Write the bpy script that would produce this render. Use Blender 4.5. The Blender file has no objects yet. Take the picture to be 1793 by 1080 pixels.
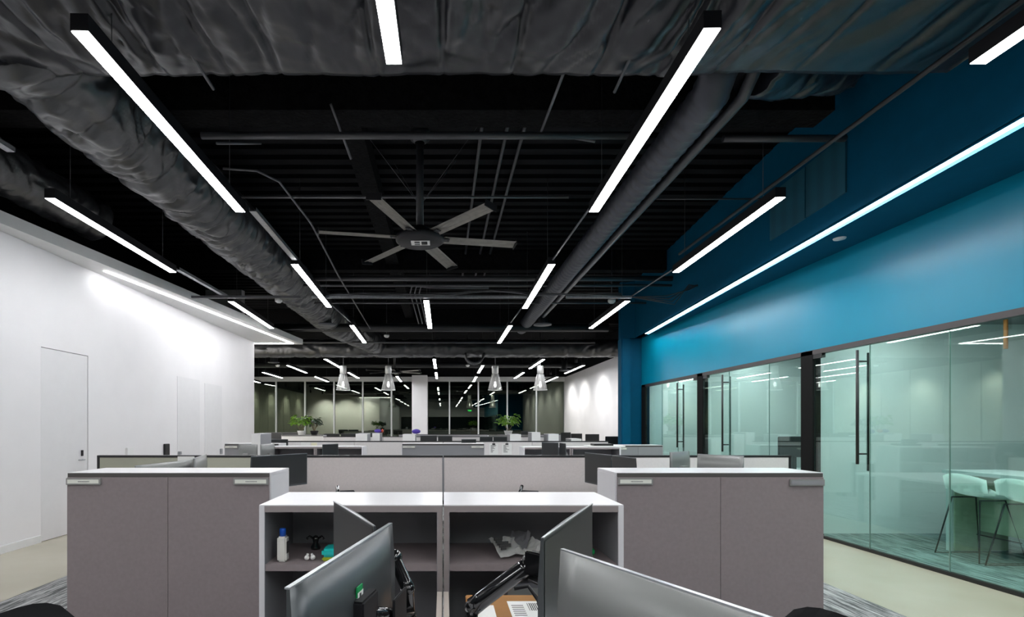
import bpy, bmesh, math, random
from mathutils import Vector, Matrix, noise
random.seed(7)
C = bpy.context.scene.collection
PI = math.pi
EYE = 1.45; F = 900.0; VX = 776.0; VY = 745.0      # eye height, focal length and vanishing point in pixels

# ------------------------------------------------------------ camera, world, exposure
cd = bpy.data.cameras.new('camera'); cam = bpy.data.objects.new('camera', cd); C.objects.link(cam)
cam.location = (0, 0, EYE); cam.rotation_euler = (PI/2, 0, 0)
cd.sensor_width = 36.0; cd.lens = F/1793.0*36.0
cd.shift_x = (896.5-VX)/1793.0; cd.shift_y = (VY-540)/1793.0
cd.clip_start = 0.03; cd.clip_end = 200
bpy.context.scene.camera = cam
w = bpy.data.worlds.new('night'); bpy.context.scene.world = w; w.use_nodes = True
w.node_tree.nodes['Background'].inputs[0].default_value = (0.010, 0.016, 0.028, 1)
w.node_tree.nodes['Background'].inputs[1].default_value = 0.6
vs = bpy.context.scene.view_settings
vs.view_transform = 'Standard'; vs.look = 'None'; vs.gamma = 1; vs.use_curve_mapping = False
vs.exposure = 1.65
L_FIX = 17.0      # radiance of the ceiling fixtures
L_STRIP = 7.5    # radiance of the soffit strips

def P(px, py, Y):
    """a point of the room read from a sight line and its distance"""
    return ((px-VX)/F*Y, Y, EYE+(VY-py)/F*Y)

# ------------------------------------------------------------ materials
M = {}
def mat(name, col, rough=0.5, metal=0.0, spec=0.5, var=0.0, vscale=8.0, bump=0.0, bscale=60.0, stretch=(1,1,1), emit=None, coat=0.0):
    m = bpy.data.materials.new(name); m.use_nodes = True; nt = m.node_tree
    b = nt.nodes['Principled BSDF']
    b.inputs['Base Color'].default_value = (*col, 1); b.inputs['Roughness'].default_value = rough
    b.inputs['Metallic'].default_value = metal; b.inputs['Specular IOR Level'].default_value = spec
    b.inputs['Coat Weight'].default_value = coat
    tc = nt.nodes.new('ShaderNodeTexCoord'); mp = nt.nodes.new('ShaderNodeMapping')
    mp.inputs['Scale'].default_value = stretch
    nt.links.new(tc.outputs['Object'], mp.inputs['Vector'])
    if var > 0:
        n = nt.nodes.new('ShaderNodeTexNoise'); n.inputs['Scale'].default_value = vscale; n.inputs['Detail'].default_value = 5
        nt.links.new(mp.outputs[0], n.inputs['Vector'])
        mr = nt.nodes.new('ShaderNodeMapRange'); mr.inputs['From Min'].default_value = .3; mr.inputs['From Max'].default_value = .7
        mr.inputs['To Min'].default_value = 1-var; mr.inputs['To Max'].default_value = 1+var
        nt.links.new(n.outputs['Fac'], mr.inputs['Value'])
        mx = nt.nodes.new('ShaderNodeVectorMath'); mx.operation = 'SCALE'; mx.inputs[0].default_value = col
        nt.links.new(mr.outputs[0], mx.inputs['Scale']); nt.links.new(mx.outputs[0], b.inputs['Base Color'])
    if bump > 0:
        n2 = nt.nodes.new('ShaderNodeTexNoise'); n2.inputs['Scale'].default_value = bscale; n2.inputs['Detail'].default_value = 6
        nt.links.new(mp.outputs[0], n2.inputs['Vector'])
        bp = nt.nodes.new('ShaderNodeBump'); bp.inputs['Strength'].default_value = bump; bp.inputs['Distance'].default_value = .02
        nt.links.new(n2.outputs['Fac'], bp.inputs['Height']); nt.links.new(bp.outputs[0], b.inputs['Normal'])
    if emit:
        b.inputs['Emission Color'].default_value = (*emit[0], 1); b.inputs['Emission Strength'].default_value = emit[1]
    M[name] = m; return m

mat('white_paint', (.73,.715,.73), .6, var=.02, vscale=2)
mat('white_soffit', (.70,.70,.70), .6, var=.02)
mat('door_white', (.675,.665,.68), .5, var=.015)
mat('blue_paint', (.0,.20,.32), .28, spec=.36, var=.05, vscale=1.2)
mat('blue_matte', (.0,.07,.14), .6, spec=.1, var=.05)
mat('black_plenum', (.0035,.0037,.0048), .85, spec=.15, var=.3, vscale=3)
mat('black_steel', (.010,.011,.013), .5, var=.2, vscale=5)
mat('fireproofing', (.006,.006,.0065), .95, spec=.1, var=.4, vscale=12, bump=1, bscale=25)
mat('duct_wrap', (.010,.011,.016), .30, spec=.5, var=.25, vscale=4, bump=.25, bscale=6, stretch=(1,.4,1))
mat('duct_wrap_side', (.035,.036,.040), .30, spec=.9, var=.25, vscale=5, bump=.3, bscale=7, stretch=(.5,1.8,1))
mat('spiral_metal', (.05,.053,.068), .42, metal=.3, spec=.6, var=.15)
mat('dark_pipe', (.035,.036,.042), .42, spec=.6)
mat('grey_pipe', (.13,.13,.14), .4, metal=.4)
mat('tray_metal', (.32,.33,.35), .35, metal=.6, var=.2, vscale=30)
mat('fixture_black', (.009,.009,.011), .5, spec=.25)
mat('aluminium', (.42,.40,.36), .45, metal=.3, var=.12, vscale=14, stretch=(1,1,1))
mat('lamp_metal', (.62,.62,.62), .35, metal=.4)
mat('mullion_metal', (.58,.59,.60), .4, metal=.2)
mat('frame_dark', (.008,.008,.009), .4)
mat('header_dark', (.042,.035,.036), .4)
mat('white_laminate', (.66,.65,.67), .28, spec=.5, var=.015)
mat('taupe_laminate', (.235,.195,.20), .5, var=.05, vscale=40, bump=.05, bscale=300)
mat('taupe_edge', (.26,.225,.225), .45)
mat('reveal_dark', (.07,.065,.062), .6)
mat('shelf_inside', (.20,.20,.215), .55, var=.04)
mat('panel_fabric', (.50,.455,.44), .85, var=.04, vscale=60, bump=.2, bscale=350)
mat('panel_fabric_pale', (.66,.63,.62), .8, var=.03, vscale=60)
mat('panel_fabric_olive', (.36,.36,.29), .8, var=.05, vscale=2)
mat('black_trim', (.012,.012,.013), .4)
mat('divider_beige', (.42,.37,.33), .6)
mat('monitor_back', (.20,.205,.20), .36, metal=.3, spec=.6)
mat('monitor_back_dark', (.055,.062,.066), .32, metal=.3, spec=.55)
mat('monitor_edge', (.42,.44,.46), .3, metal=.7)
mat('screen_off', (.016,.018,.019), .3, spec=.5)
mat('gloss_black', (.006,.006,.007), .12, spec=.7, coat=.4)
mat('chair_mesh', (.012,.013,.016), .6)
mat('cardboard', (.30,.14,.04), .7, var=.08, vscale=10)
mat('paper', (.72,.72,.70), .8)
mat('paper_yellow', (.74,.71,.52), .8)
mat('ink', (.05,.05,.05), .7)
mat('teal_plastic', (.0,.48,.45), .3)
mat('yellow_green', (.35,.42,.02), .4)
mat('blue_plastic', (.0,.07,.42), .3)
mat('bottle_white', (.66,.65,.60), .35)
mat('green_sticker', (.0,.26,.07), .5)
mat('silver_plate', (.30,.30,.29), .4, metal=.4)
mat('nameplate_insert', (.72,.72,.66), .5)
mat('leaf_green', (.16,.34,.02), .45, var=.35, vscale=20)
mat('leaf_dark', (.02,.045,.02), .5, var=.3, vscale=20)
mat('stem', (.12,.09,.05), .7)
mat('pot_white', (.7,.7,.7), .4)
mat('box_white', (.74,.73,.72), .5)
mat('grey_laminate', (.26,.26,.275), .5)
mat('stool_shell', (.88,.93,.91), .35)
mat('table_green', (.42,.45,.34), .5, var=.1)
mat('grey_bag', (.16,.16,.18), .5, var=.2)
mat('outside_dark', (.012,.02,.022), .9)
mat('curtain', (.46,.48,.40), .85, var=.1, vscale=3)
mat('back_glass', (.006,.012,.012), .1)
mat('purple', (.06,.03,.30), .6)
mat('red_plastic', (.45,.05,.02), .5)
mat('orange', (.5,.16,.04), .5)
mat('led', (1,1,1), .5, emit=((.97,.985,1.0), L_FIX))
mat('led_strip', (1,1,1), .5, emit=((.98,.985,1.0), L_STRIP))
mat('led_cove', (1,1,1), .5, emit=((.98,.985,1.0), 19.0))
mat('room_back', (.30,.36,.33), .6)
mat('post_black', (.006,.006,.006), .7, spec=.1)
mat('led_room', (1,1,1), .5, emit=((.97,1.0,.99), 13.0))
mat('lamp_glow', (1,1,1), .5, emit=((1,.99,.96), 2.2))
mat('spot_glow', (1,1,1), .5, emit=((1,.99,.96), 6.0))
mat('exit_green', (.0,.3,.05), .5, emit=((.05,1,.15), 5.0))

def concrete():
    m = mat('polished_concrete', (.46,.42,.34), .22, spec=.5); nt = m.node_tree; b = nt.nodes['Principled BSDF']
    tc = nt.nodes.new('ShaderNodeTexCoord')
    n = nt.nodes.new('ShaderNodeTexNoise'); n.inputs['Scale'].default_value = .9; n.inputs['Detail'].default_value = 3; n.inputs['Distortion'].default_value = .1
    nt.links.new(tc.outputs['Object'], n.inputs['Vector'])
    r = nt.nodes.new('ShaderNodeValToRGB'); r.color_ramp.elements[0].position = .3; r.color_ramp.elements[0].color = (.355,.325,.25,1)
    r.color_ramp.elements[1].position = .7; r.color_ramp.elements[1].color = (.42,.39,.31,1)
    nt.links.new(n.outputs['Fac'], r.inputs[0]); nt.links.new(r.outputs[0], b.inputs['Base Color'])
    n2 = nt.nodes.new('ShaderNodeTexNoise'); n2.inputs['Scale'].default_value = 3; mr = nt.nodes.new('ShaderNodeMapRange')
    mr.inputs['To Min'].default_value = .24; mr.inputs['To Max'].default_value = .26
    nt.links.new(tc.outputs['Object'], n2.inputs['Vector']); nt.links.new(n2.outputs['Fac'], mr.inputs[0]); nt.links.new(mr.outputs[0], b.inputs['Roughness'])
concrete()
def carpet(name, dark, light):
    m = mat(name, dark, .95, spec=.1); nt = m.node_tree; b = nt.nodes['Principled BSDF']
    tc = nt.nodes.new('ShaderNodeTexCoord'); mp = nt.nodes.new('ShaderNodeMapping'); mp.inputs['Scale'].default_value = (26, 1.6, 1)
    n = nt.nodes.new('ShaderNodeTexNoise'); n.inputs['Scale'].default_value = 1.6; n.inputs['Detail'].default_value = 6; n.inputs['Roughness'].default_value = .7
    nt.links.new(tc.outputs['Object'], mp.inputs[0]); nt.links.new(mp.outputs[0], n.inputs['Vector'])
    r = nt.nodes.new('ShaderNodeValToRGB'); r.color_ramp.elements[0].position = .43; r.color_ramp.elements[0].color = (*dark,1)
    r.color_ramp.elements[1].position = .58; r.color_ramp.elements[1].color = (*light,1)
    nt.links.new(n.outputs['Fac'], r.inputs[0]); nt.links.new(r.outputs[0], b.inputs['Base Color'])
carpet('carpet_grey', (.085,.09,.09), (.42,.42,.42)); carpet('carpet_teal', (.05,.085,.09), (.26,.32,.33))
def perforated():
    m = mat('blue_perforated', (.012,.12,.22), .5); nt = m.node_tree; b = nt.nodes['Principled BSDF']
    tc = nt.nodes.new('ShaderNodeTexCoord'); v = nt.nodes.new('ShaderNodeTexVoronoi'); v.inputs['Scale'].default_value = 55; v.inputs['Randomness'].default_value = 0
    r = nt.nodes.new('ShaderNodeValToRGB'); r.color_ramp.elements[0].position = .25; r.color_ramp.elements[0].color = (.002,.03,.05,1)
    r.color_ramp.elements[1].position = .4; r.color_ramp.elements[1].color = (.010,.085,.13,1)
    nt.links.new(tc.outputs['Object'], v.inputs['Vector']); nt.links.new(v.outputs['Distance'], r.inputs[0]); nt.links.new(r.outputs[0], b.inputs['Base Color'])
perforated()
def glass(name, tint, ior, refl=(.95,1,.97)):
    m = bpy.data.materials.new(name); m.use_nodes = True; nt = m.node_tree; nt.nodes.clear()
    o = nt.nodes.new('ShaderNodeOutputMaterial'); mx = nt.nodes.new('ShaderNodeMixShader'); fr = nt.nodes.new('ShaderNodeFresnel')
    ge = nt.nodes.new('ShaderNodeNewGeometry'); mr = nt.nodes.new('ShaderNodeMapRange')      # same reflectance on both faces of a pane
    mr.inputs['To Min'].default_value = ior; mr.inputs['To Max'].default_value = 1/ior
    nt.links.new(ge.outputs['Backfacing'], mr.inputs[0]); nt.links.new(mr.outputs[0], fr.inputs['IOR'])
    t = nt.nodes.new('ShaderNodeBsdfTransparent'); t.inputs[0].default_value = (*tint,1)
    g = nt.nodes.new('ShaderNodeBsdfGlossy'); g.inputs['Roughness'].default_value = 0.0; g.inputs[0].default_value = (*refl,1)
    nt.links.new(fr.outputs[0], mx.inputs[0]); nt.links.new(t.outputs[0], mx.inputs[1]); nt.links.new(g.outputs[0], mx.inputs[2]); nt.links.new(mx.outputs[0], o.inputs[0])
    M[name] = m
glass('partition_glass', (.745,.915,.875), 1.75)
glass('facade_glass', (.30,.38,.36), 2.1, (.93,1,.80))
mat('lamp_glass', (.6,.6,.6), .25)
M['lamp_glass'].node_tree.nodes['Principled BSDF'].inputs['Alpha'].default_value = .42
mat('glass_edge', (.17,.24,.22), .3)

# ------------------------------------------------------------ helpers
def box(bm, x0,x1,y0,y1,z0,z1, mx=None):
    vs_ = [bm.verts.new(v) for v in ((x0,y0,z0),(x1,y0,z0),(x1,y1,z0),(x0,y1,z0),(x0,y0,z1),(x1,y0,z1),(x1,y1,z1),(x0,y1,z1))]
    if mx is not None:
        for v in vs_: v.co = mx @ v.co
    for f in ((0,3,2,1),(4,5,6,7),(0,1,5,4),(1,2,6,5),(2,3,7,6),(3,0,4,7)): bm.faces.new([vs_[i] for i in f])
    return vs_
def tube(bm, pts, r, n=8, caps=True, r2=None):
    pts = [Vector(p) for p in pts]; rings = []
    for i, p in enumerate(pts):
        if i == 0: d = pts[1]-p
        elif i == len(pts)-1: d = p-pts[i-1]
        else: d = (pts[i+1]-p).normalized()+(p-pts[i-1]).normalized()
        d.normalize(); up = Vector((0,0,1)) if abs(d.z) < .95 else Vector((0,1,0))
        a = d.cross(up).normalized(); b = a.cross(d)
        rr = r if r2 is None else r+(r2-r)*i/(len(pts)-1)
        rings.append([bm.verts.new(p+a*rr*math.cos(2*PI*k/n)+b*rr*math.sin(2*PI*k/n)) for k in range(n)])
    for q in range(len(rings)-1):
        for k in range(n): 
            f = bm.faces.new((rings[q][k], rings[q][(k+1)%n], rings[q+1][(k+1)%n], rings[q+1][k])); f.smooth = True
    if caps: bm.faces.new(rings[0][::-1]); bm.faces.new(rings[-1])
def lathe(bm, prof, cx=0, cy=0, cz=0, n=20):
    rings = []
    for r, z in prof:
        if r < 1e-5: rings.append([bm.verts.new((cx,cy,cz+z))])
        else: rings.append([bm.verts.new((cx+r*math.cos(2*PI*k/n), cy+r*math.sin(2*PI*k/n), cz+z)) for k in range(n)])
    for a, b in zip(rings, rings[1:]):
        for k in range(n):
            k2 = (k+1)%n
            if len(a) == 1 and len(b) == 1: continue
            if len(a) == 1: f = bm.faces.new((a[0], b[k2], b[k]))
            elif len(b) == 1: f = bm.faces.new((a[k], a[k2], b[0]))
            else: f = bm.faces.new((a[k], a[k2], b[k2], b[k]))
            f.smooth = True
def prism(bm, poly, z0, z1):
    a = [bm.verts.new((x,y,z0)) for x,y in poly]; b = [bm.verts.new((x,y,z1)) for x,y in poly]; n = len(poly)
    bm.faces.new(a[::-1]); bm.faces.new(b)
    for i in range(n): bm.faces.new((a[i], a[(i+1)%n], b[(i+1)%n], b[i]))
def obj(name, bm, m, parent=None, bevel=0.0, seg=2):
    bmesh.ops.recalc_face_normals(bm, faces=bm.faces)
    if bevel > 0:
        bmesh.ops.bevel(bm, geom=[e for e in bm.edges if e.is_manifold and e.calc_face_angle(0) > .6], offset=bevel, segments=seg, affect='EDGES', clamp_overlap=True)
    me = bpy.data.meshes.new(name); bm.to_mesh(me); bm.free()
    o = bpy.data.objects.new(name, me); C.objects.link(o)
    if m: me.materials.append(M[m] if isinstance(m, str) else m)
    if parent: o.parent = parent
    return o
def B(): return bmesh.new()
def bx(name, x0,x1,y0,y1,z0,z1, m, parent=None, bevel=0.0, mx=None):
    b = B(); box(b, x0,x1,y0,y1,z0,z1, mx); return obj(name, b, m, parent, bevel)
def tag(o, label, cat, group=None, kind=None):
    o['label'] = label; o['category'] = cat
    if group: o['group'] = group
    if kind: o['kind'] = kind
    return o
def thing(name, label, cat, loc=(0,0,0), rz=0, group=None):
    o = bpy.data.objects.new(name, None); C.objects.link(o); o.location = loc; o.rotation_euler = (0,0,rz); o.empty_display_size = .05
    return tag(o, label, cat, group)
def struct(o): o['kind'] = 'structure'; return o
def copytree(o, parent=None):
    c = o.copy(); C.objects.link(c); c.parent = parent
    for ch in [q for q in bpy.data.objects if q.parent == o]: copytree(ch, c)
    return c
def ss(o):
    for p in o.data.polygons: p.use_smooth = True
    return o

# ------------------------------------------------------------ floor, walls, ceiling
struct(bx('floor', -13, 9.5, -7.2, 27.6, -.1, 0, 'polished_concrete'))
struct(bx('trim_1', -3.62, 3.5, -6.5, 24.5, 0, .008, 'carpet_grey'))          # carpet laid in the concrete
struct(bx('trim_2', 4.96, 9.0, -3, 12.6, 0, .01, 'carpet_teal'))
# ceiling: ribbed deck
b = B(); y = -7.2
box(b, -13, 9.5, -7.2, 27.6, 5.05, 5.15)
while y < 27.5:
    box(b, -13, 9.5, y, y+.13, 4.99, 5.06); y += .26
struct(obj('ceiling', b, 'black_plenum'))
# left block with a flush door and two flush panels
b = B(); box(b, -5.25, -5.0, -7.2, 6.39, 0, 3.66); box(b, -5.25, -5.0, 6.39, 7.24, 2.432, 3.66); box(b, -5.25, -5.0, 7.24, 13.6, 0, 3.66)
box(b, -11, -5.25, 13.4, 13.6, 0, 5.0)
struct(obj('wall_left', b, 'white_paint'))
struct(bx('wall_left_upper', -6.4, -6.2, -7.2, 13.4, 3.66, 5.05, 'black_plenum'))
struct(bx('door_1', -5.2, -5.006, 6.40, 7.23, .006, 2.424, 'door_white'))
dh = thing('door_handle', 'small dark lever handle and lock on the flush white door', 'handle', (-5.005, 7.12, .98))
b = B(); tube(b, [(0,0,0),(.045,0,0),(.05,-.02,0),(.05,-.13,.0)], .009); obj('lever', b, 'tray_metal', dh)
b = B(); box(b, 0,.012,-.02,.02,.05,.13); obj('lock_plate', b, 'frame_dark', dh, .003)
for i, (ya, yb, zt) in enumerate(((9.66,10.55,2.38), (10.77,11.6,2.34))):
    struct(bx('door_%d'%(i+2), -5.05, -4.994, ya, yb, .02, zt, 'door_white'))
struct(bx('baseboard_left', -5.0, -4.985, -3, 6.38, 0, .09, 'white_soffit'))
for (nm, lab, px, py, w_, h_, m_) in (('wall_switch','black rectangular card reader on the white left wall',290,788,.05,.115,'frame_dark'),
        ('thermostat','small white square box on the left wall, nearest the door',225,792,.05,.075,'pot_white'),
        ('coat_hook','tiny metal hook low on the left wall beside the card reader',313,793,.03,.03,'tray_metal'),
        ('lever_handle','small metal lever handle on the second flush panel of the left wall',386,790,.03,.06,'tray_metal')):
    Yw = F*5.0/(VX-px); z = EYE-(py-VY)/F*Yw
    o = bx(nm, -4.999, -4.965, Yw-w_*1.6, Yw+w_*1.6, z-h_, z+h_, m_, None, .006); tag(o, lab, 'fitting')
# soffit slab on the left, its edge running askew
def sofL(Y): return -4.81+(Y-5.58)*.1196
b = B(); prism(b, [(-6.3,-7.2),(-6.1,-7.2),(sofL(3.9),3.9),(sofL(13.95),13.95),(-7.2,13.95),(-7.2,13.0),(-6.3,13.0)], 3.65, 3.79)
struct(obj('trim_3', b, 'white_soffit'))
st = thing('soffit_light', 'long white light strip in the skewed white soffit on the left', 'light', (-4.5,10,3.65))
b = B(); 
def strip(bm, x0,y0,x1,y1,wd,z0,z1):
    d = Vector((x1-x0,y1-y0,0)).normalized(); n = Vector((-d.y,d.x,0))*wd/2
    prism(bm, [(x0-n.x,y0-n.y),(x1-n.x,y1-n.y),(x1+n.x,y1+n.y),(x0+n.x,y0+n.y)], z0, z1)
strip(b, -4.80,7.3,-4.03,13.76,.05,-.012,.002)
for v in b.verts: v.co.x += 4.5; v.co.y -= 10
obj('long_lens', b, 'led_strip', st)
b = B(); strip(b, -4.03,13.74,-6.6,13.76,.05,-.012,.002)
for v in b.verts: v.co.x += 4.5; v.co.y -= 10
obj('return_lens', b, 'led_strip', st)

# wide bay beyond the left block, facade with reflections of the office
wf = struct(bx('wall_far_left', -10.95, -10.76, 13.6, 27.2, 0, 5.0, 'frame_dark'))
for k in range(9): bx('wall_panel', -10.76, -10.70, 13.65+k*1.49, 13.65+k*1.49+1.43, .05, 3.9, 'curtain', wf)
YF = 27.0
b = B(); box(b, -10.7, 6.6, YF-.12, YF+.12, 3.76, 4.0); box(b, -10.7, 6.6, YF-.1, YF+.1, 0, .35)
struct(obj('trim_4', b, 'mullion_metal'))
struct(bx('wall_back', -10.7, 6.6, YF-.05, YF+.1, 4.0, 5.05, 'black_plenum'))
struct(bx('wall_outside', -14, 10, YF+3.5, YF+3.6, -.5, 6, 'outside_dark'))
edges = [-10.7] + [(px-VX)/F*YF for px in (484,534.5,585.2,635.4,685.6,735,787,837.5,888,938.6)] + [6.36]
for i, (a, c) in enumerate(zip(edges, edges[1:])):
    wn = bpy.data.objects.new('window_%d'%(i+1), None); C.objects.link(wn); wn['kind'] = 'structure'; wn.location = (a, YF, 0)
    bx('mullion', -.035, .035, -.09, .09, .35, 3.76, 'mullion_metal', wn)
    bx('pane', .035, c-a-.035, -.01, .01, .36, 3.75, 'facade_glass', wn)
struct(bx('trim_5', (722-VX)/F*26.4, (748.5-VX)/F*26.4, 26.0, 26.9, 0, 4.0, 'white_paint'))   # white column at the facade
struct(bx('wall_right_far', 6.36, 6.56, 12.9, 27.2, 0, 3.98, 'white_paint'))
struct(bx('wall_right_far_upper', 6.5, 6.6, 12.9, 27.2, 3.98, 5.05, 'black_plenum'))
# blue side: bulkhead over the glass rooms
GX = 4.9
def fas(Y): return 3.70+.0795*Y
b = B(); box(b, GX, GX+.12, -7.2, 12.7, 2.44, 3.62)
struct(obj('wall_right', b, 'blue_paint'))
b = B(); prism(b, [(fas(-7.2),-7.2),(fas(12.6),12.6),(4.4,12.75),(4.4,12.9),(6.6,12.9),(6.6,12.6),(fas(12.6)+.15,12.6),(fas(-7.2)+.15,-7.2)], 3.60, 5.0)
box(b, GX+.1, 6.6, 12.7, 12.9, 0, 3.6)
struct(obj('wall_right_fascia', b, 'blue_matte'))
b = B(); prism(b, [(fas(-7.2)+.02,-7.2),(fas(12.6)+.02,12.6),(GX+.12,12.7),(GX+.12,-7.2)], 3.60, 3.68)
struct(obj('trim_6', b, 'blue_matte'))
b = B(); box(b, 4.38, 4.62, 12.62, 12.9, 0, 3.6); box(b, 4.62, 5.02, 12.72, 12.9, 0, 3.6)
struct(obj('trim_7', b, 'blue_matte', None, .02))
st = thing('cove_light', 'very long straight light line under the blue bulkhead', 'light', (4.3,6,3.6))
b = B(); strip(b, fas(-3)+.07,-3,fas(11.95)+.07,11.95,.055,-.012,.002)
for v in b.verts: v.co.x -= 4.3; v.co.y -= 6
obj('lens', b, 'led_cove', st)
for q, dz in ((.036,-.016),(.106,-.042)):  # lips added, deeper on the wall side, to keep light off the wall top
    b = B(); strip(b, fas(-3)+q,-3,fas(11.95)+q,11.95,.006,dz,.002)
    for v in b.verts: v.co.x -= 4.3; v.co.y -= 6
    obj('lip', b, 'blue_matte', st)
g = thing('vent_grille', 'blue perforated vent grille high on the blue bulkhead', 'vent', (0,0,0))
for ya, yb in ((5.24,5.88),(5.90,6.62)):
    b = B(); 
    prism(b, [(fas(ya)-.02,ya),(fas(yb)-.02,yb),(fas(yb)+.01,yb),(fas(ya)+.01,ya)], 3.83, 4.42); obj('perforated_panel', b, 'blue_perforated', g)
o = B(); lathe(o, [(0,0),(.06,0),(.065,.012)], 4.55, 5.9+.0, 3.588); tag(obj('ceiling_speaker', o, 'pot_white'), 'small round white sensor disc in the blue soffit', 'sensor')
# wall behind the camera, reflected in the far windows
b = B(); box(b, -13, 9.5, -7.4, -7.2, 2.5, 5.1)
struct(obj('wall_front', b, 'white_paint')); struct(bx('window_20', -13, 9.5, -7.35, -7.25, 0, 2.5, 'back_glass'))
struct(bx('wall_outer_left', -13.2, -13, -7.4, 13.6, 0, 5.1, 'black_plenum'))

# ------------------------------------------------------------ glass fronted rooms
b = B(); box(b, GX-.03, GX+.05, -7.2, 12.6, 2.385, 2.445); struct(obj('trim_8', b, 'header_dark'))
b = B(); box(b, GX-.02, GX+.04, -7.2, 12.6, 0, .035); struct(obj('trim_9', b, 'frame_dark'))
struct(bx('wall_room_back', 8.7, 8.9, -7.2, 12.8, 0, 3.0, 'room_back'))
for i, (ya, yb) in enumerate(((2.0,2.12),(6.86,6.98),(9.72,9.84),(12.45,12.6))):
    struct(bx('wall_room_%d'%(i+1), GX+.08, 8.7, ya, yb, 0, 2.9, 'white_paint'))
struct(bx('ceiling_room', GX+.1, 8.8, -7.2, 12.6, 2.8, 2.9, 'grey_laminate'))
for i, (ya, yb) in enumerate(((6.78,7.0),(9.66,9.86),(12.4,12.62))):
    struct(bx('trim_%d'%(10+i), GX-.03, GX+.08, ya, yb, 0, 2.44, 'post_black'))
for i, (ya, yb, nm, lab) in enumerate(((2.1,6.8,'nearest','a'),(7.0,9.6,'middle','b'),(9.9,12.4,'farthest','c'))):
    o = thing('room_light', 'linear light under the ceiling of the %s glass room'%nm, 'light', (5.75,(ya+yb)/2,2.79))
    L = (yb-ya)*.42
    bx('housing', -.09,.09,-L,L,-.03,.005,'pot_white',o); bx('lens', -.075,.075,-L+.02,L-.02,-.036,-.03,'led_room',o)
n_ = 1
def pane(name, y0, y1, hinge=None):
    global n_
    r = bpy.data.objects.new('%s_%d'%(name, n_+ (20 if name=='window' else 3)), None); C.objects.link(r); r['kind'] = 'structure'; r.location = (GX, y0, 0); n_ += 1
    bx('pane', -.006,.006,.004,y1-y0-.004,.035,2.385,'partition_glass',r)
    bx('edge_joint', -.0065,.0065,-.002,.003,.035,2.385,'glass_edge',r)
    return r
for y0, y1 in ((-7.2,-5),(-5,-3),(-3,-1),(-1,1),(1,3.0),(3.0,4.97),(4.97,5.9),(7.0,7.72),(7.72,8.8),(10.72,11.5),(11.5,12.4)): pane('window', y0, y1)
for y0, y1, piv, hy in ((5.9,6.78,6.70,6.0),(8.8,9.66,9.58,8.9),(9.86,10.72,9.94,10.62)):
    d = pane('door', y0, y1)
    bx('pivot_patch', -.025,.025, min(max(piv-y0-.08,0),y1-y0-.16), min(max(piv-y0-.08,0),y1-y0-.16)+.16, 2.33,2.385,'frame_dark',d)
    bx('pivot_shoe', -.02,.02, piv-y0-.06, piv-y0+.06, .012,.05,'frame_dark',d)
    b = B()
    for s in (-1,1): tube(b, [(s*.065,hy-y0,1.0 if s<0 else .92),(s*.065,hy-y0,2.33 if s<0 else 2.3)], .016)
    for z in (1.12,2.2): tube(b, [(-.065,hy-y0,z),(.065,hy-y0,z)], .010)
    obj('pull_handle', b, 'frame_dark', d)
# bar table with two stools in the nearest room
t = thing('bar_table', 'white bar-height table in the nearest glass room', 'table', (5.79,0,0))
bx('tabletop', 0,.72,2.9,5.97,.90,.94,'white_laminate',t,.004)
bx('end_panel', .04,.68,5.90,5.96,.01,.90,'white_laminate',t); bx('end_panel', .04,.68,2.95,3.01,.01,.90,'white_laminate',t); bx('end_facing', .07,.68,5.885,5.90,.02,.90,'table_green',t)
bx('modesty_panel', .34,.37,3.02,5.89,.25,.89,'table_green',t)
def stool():
    s = thing('bar_stool', 'pale green moulded bar stool nearer the glass door, thin black sled legs', 'stool', (5.83,5.59,0))
    b = B()
    rows = []
    for i in range(9):      # shell from the back rim down to the seat front
        u = i/8; row = []
        for j in range(9):
            v = j/8*2-1
            if u < .45:
                k = u/.45; x = -.24+.05*k; z = .93-.22*k-.05*abs(v)**2*(1-k)
                x += .07*abs(v)**2*(1-.3*k)
            else:
                k = (u-.45)/.55; x = -.19+.06*min(k*3,1)*0+.40*k; z = .71-.05*math.sin(k*PI*.6)+.10*abs(v)**3*(1-k)
                x += .03*abs(v)**2*(1-k)
            row.append(b.verts.new((x, v*(.235-.02*u), z)))
        rows.append(row)
    for i in range(8):
        for j in range(8): f = b.faces.new((rows[i][j],rows[i][j+1],rows[i+1][j+1],rows[i+1][j])); f.smooth = True
    ret = bmesh.ops.solidify(b, geom=b.faces[:], thickness=.018)
    obj('shell', b, 'stool_shell', s)
    b = B()
    for sy in (-1,1):
        tube(b, [(-.15,sy*.15,.655),(-.25,sy*.24,.012),(.25,sy*.24,.012),(.12,sy*.15,.655),(-.15,sy*.15,.655)], .0085, 6)
    obj('sled_base', b, 'frame_dark', s)
    b = B(); tube(b, [(.21,-.225,.22),(.21,.225,.22)], .008, 6); obj('footrest', b, 'frame_dark', s)
    return s
s0 = stool()
s1 = copytree(s0); s1.location = (5.83,5.05,0); s1['label'] = 'pale green moulded bar stool at the right edge of the picture'
s0['label'] = 'pale green moulded bar stool at the far end of the bar table'
for s in (s0,s1): s['group'] = 'bar stools in the glass room'
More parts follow.
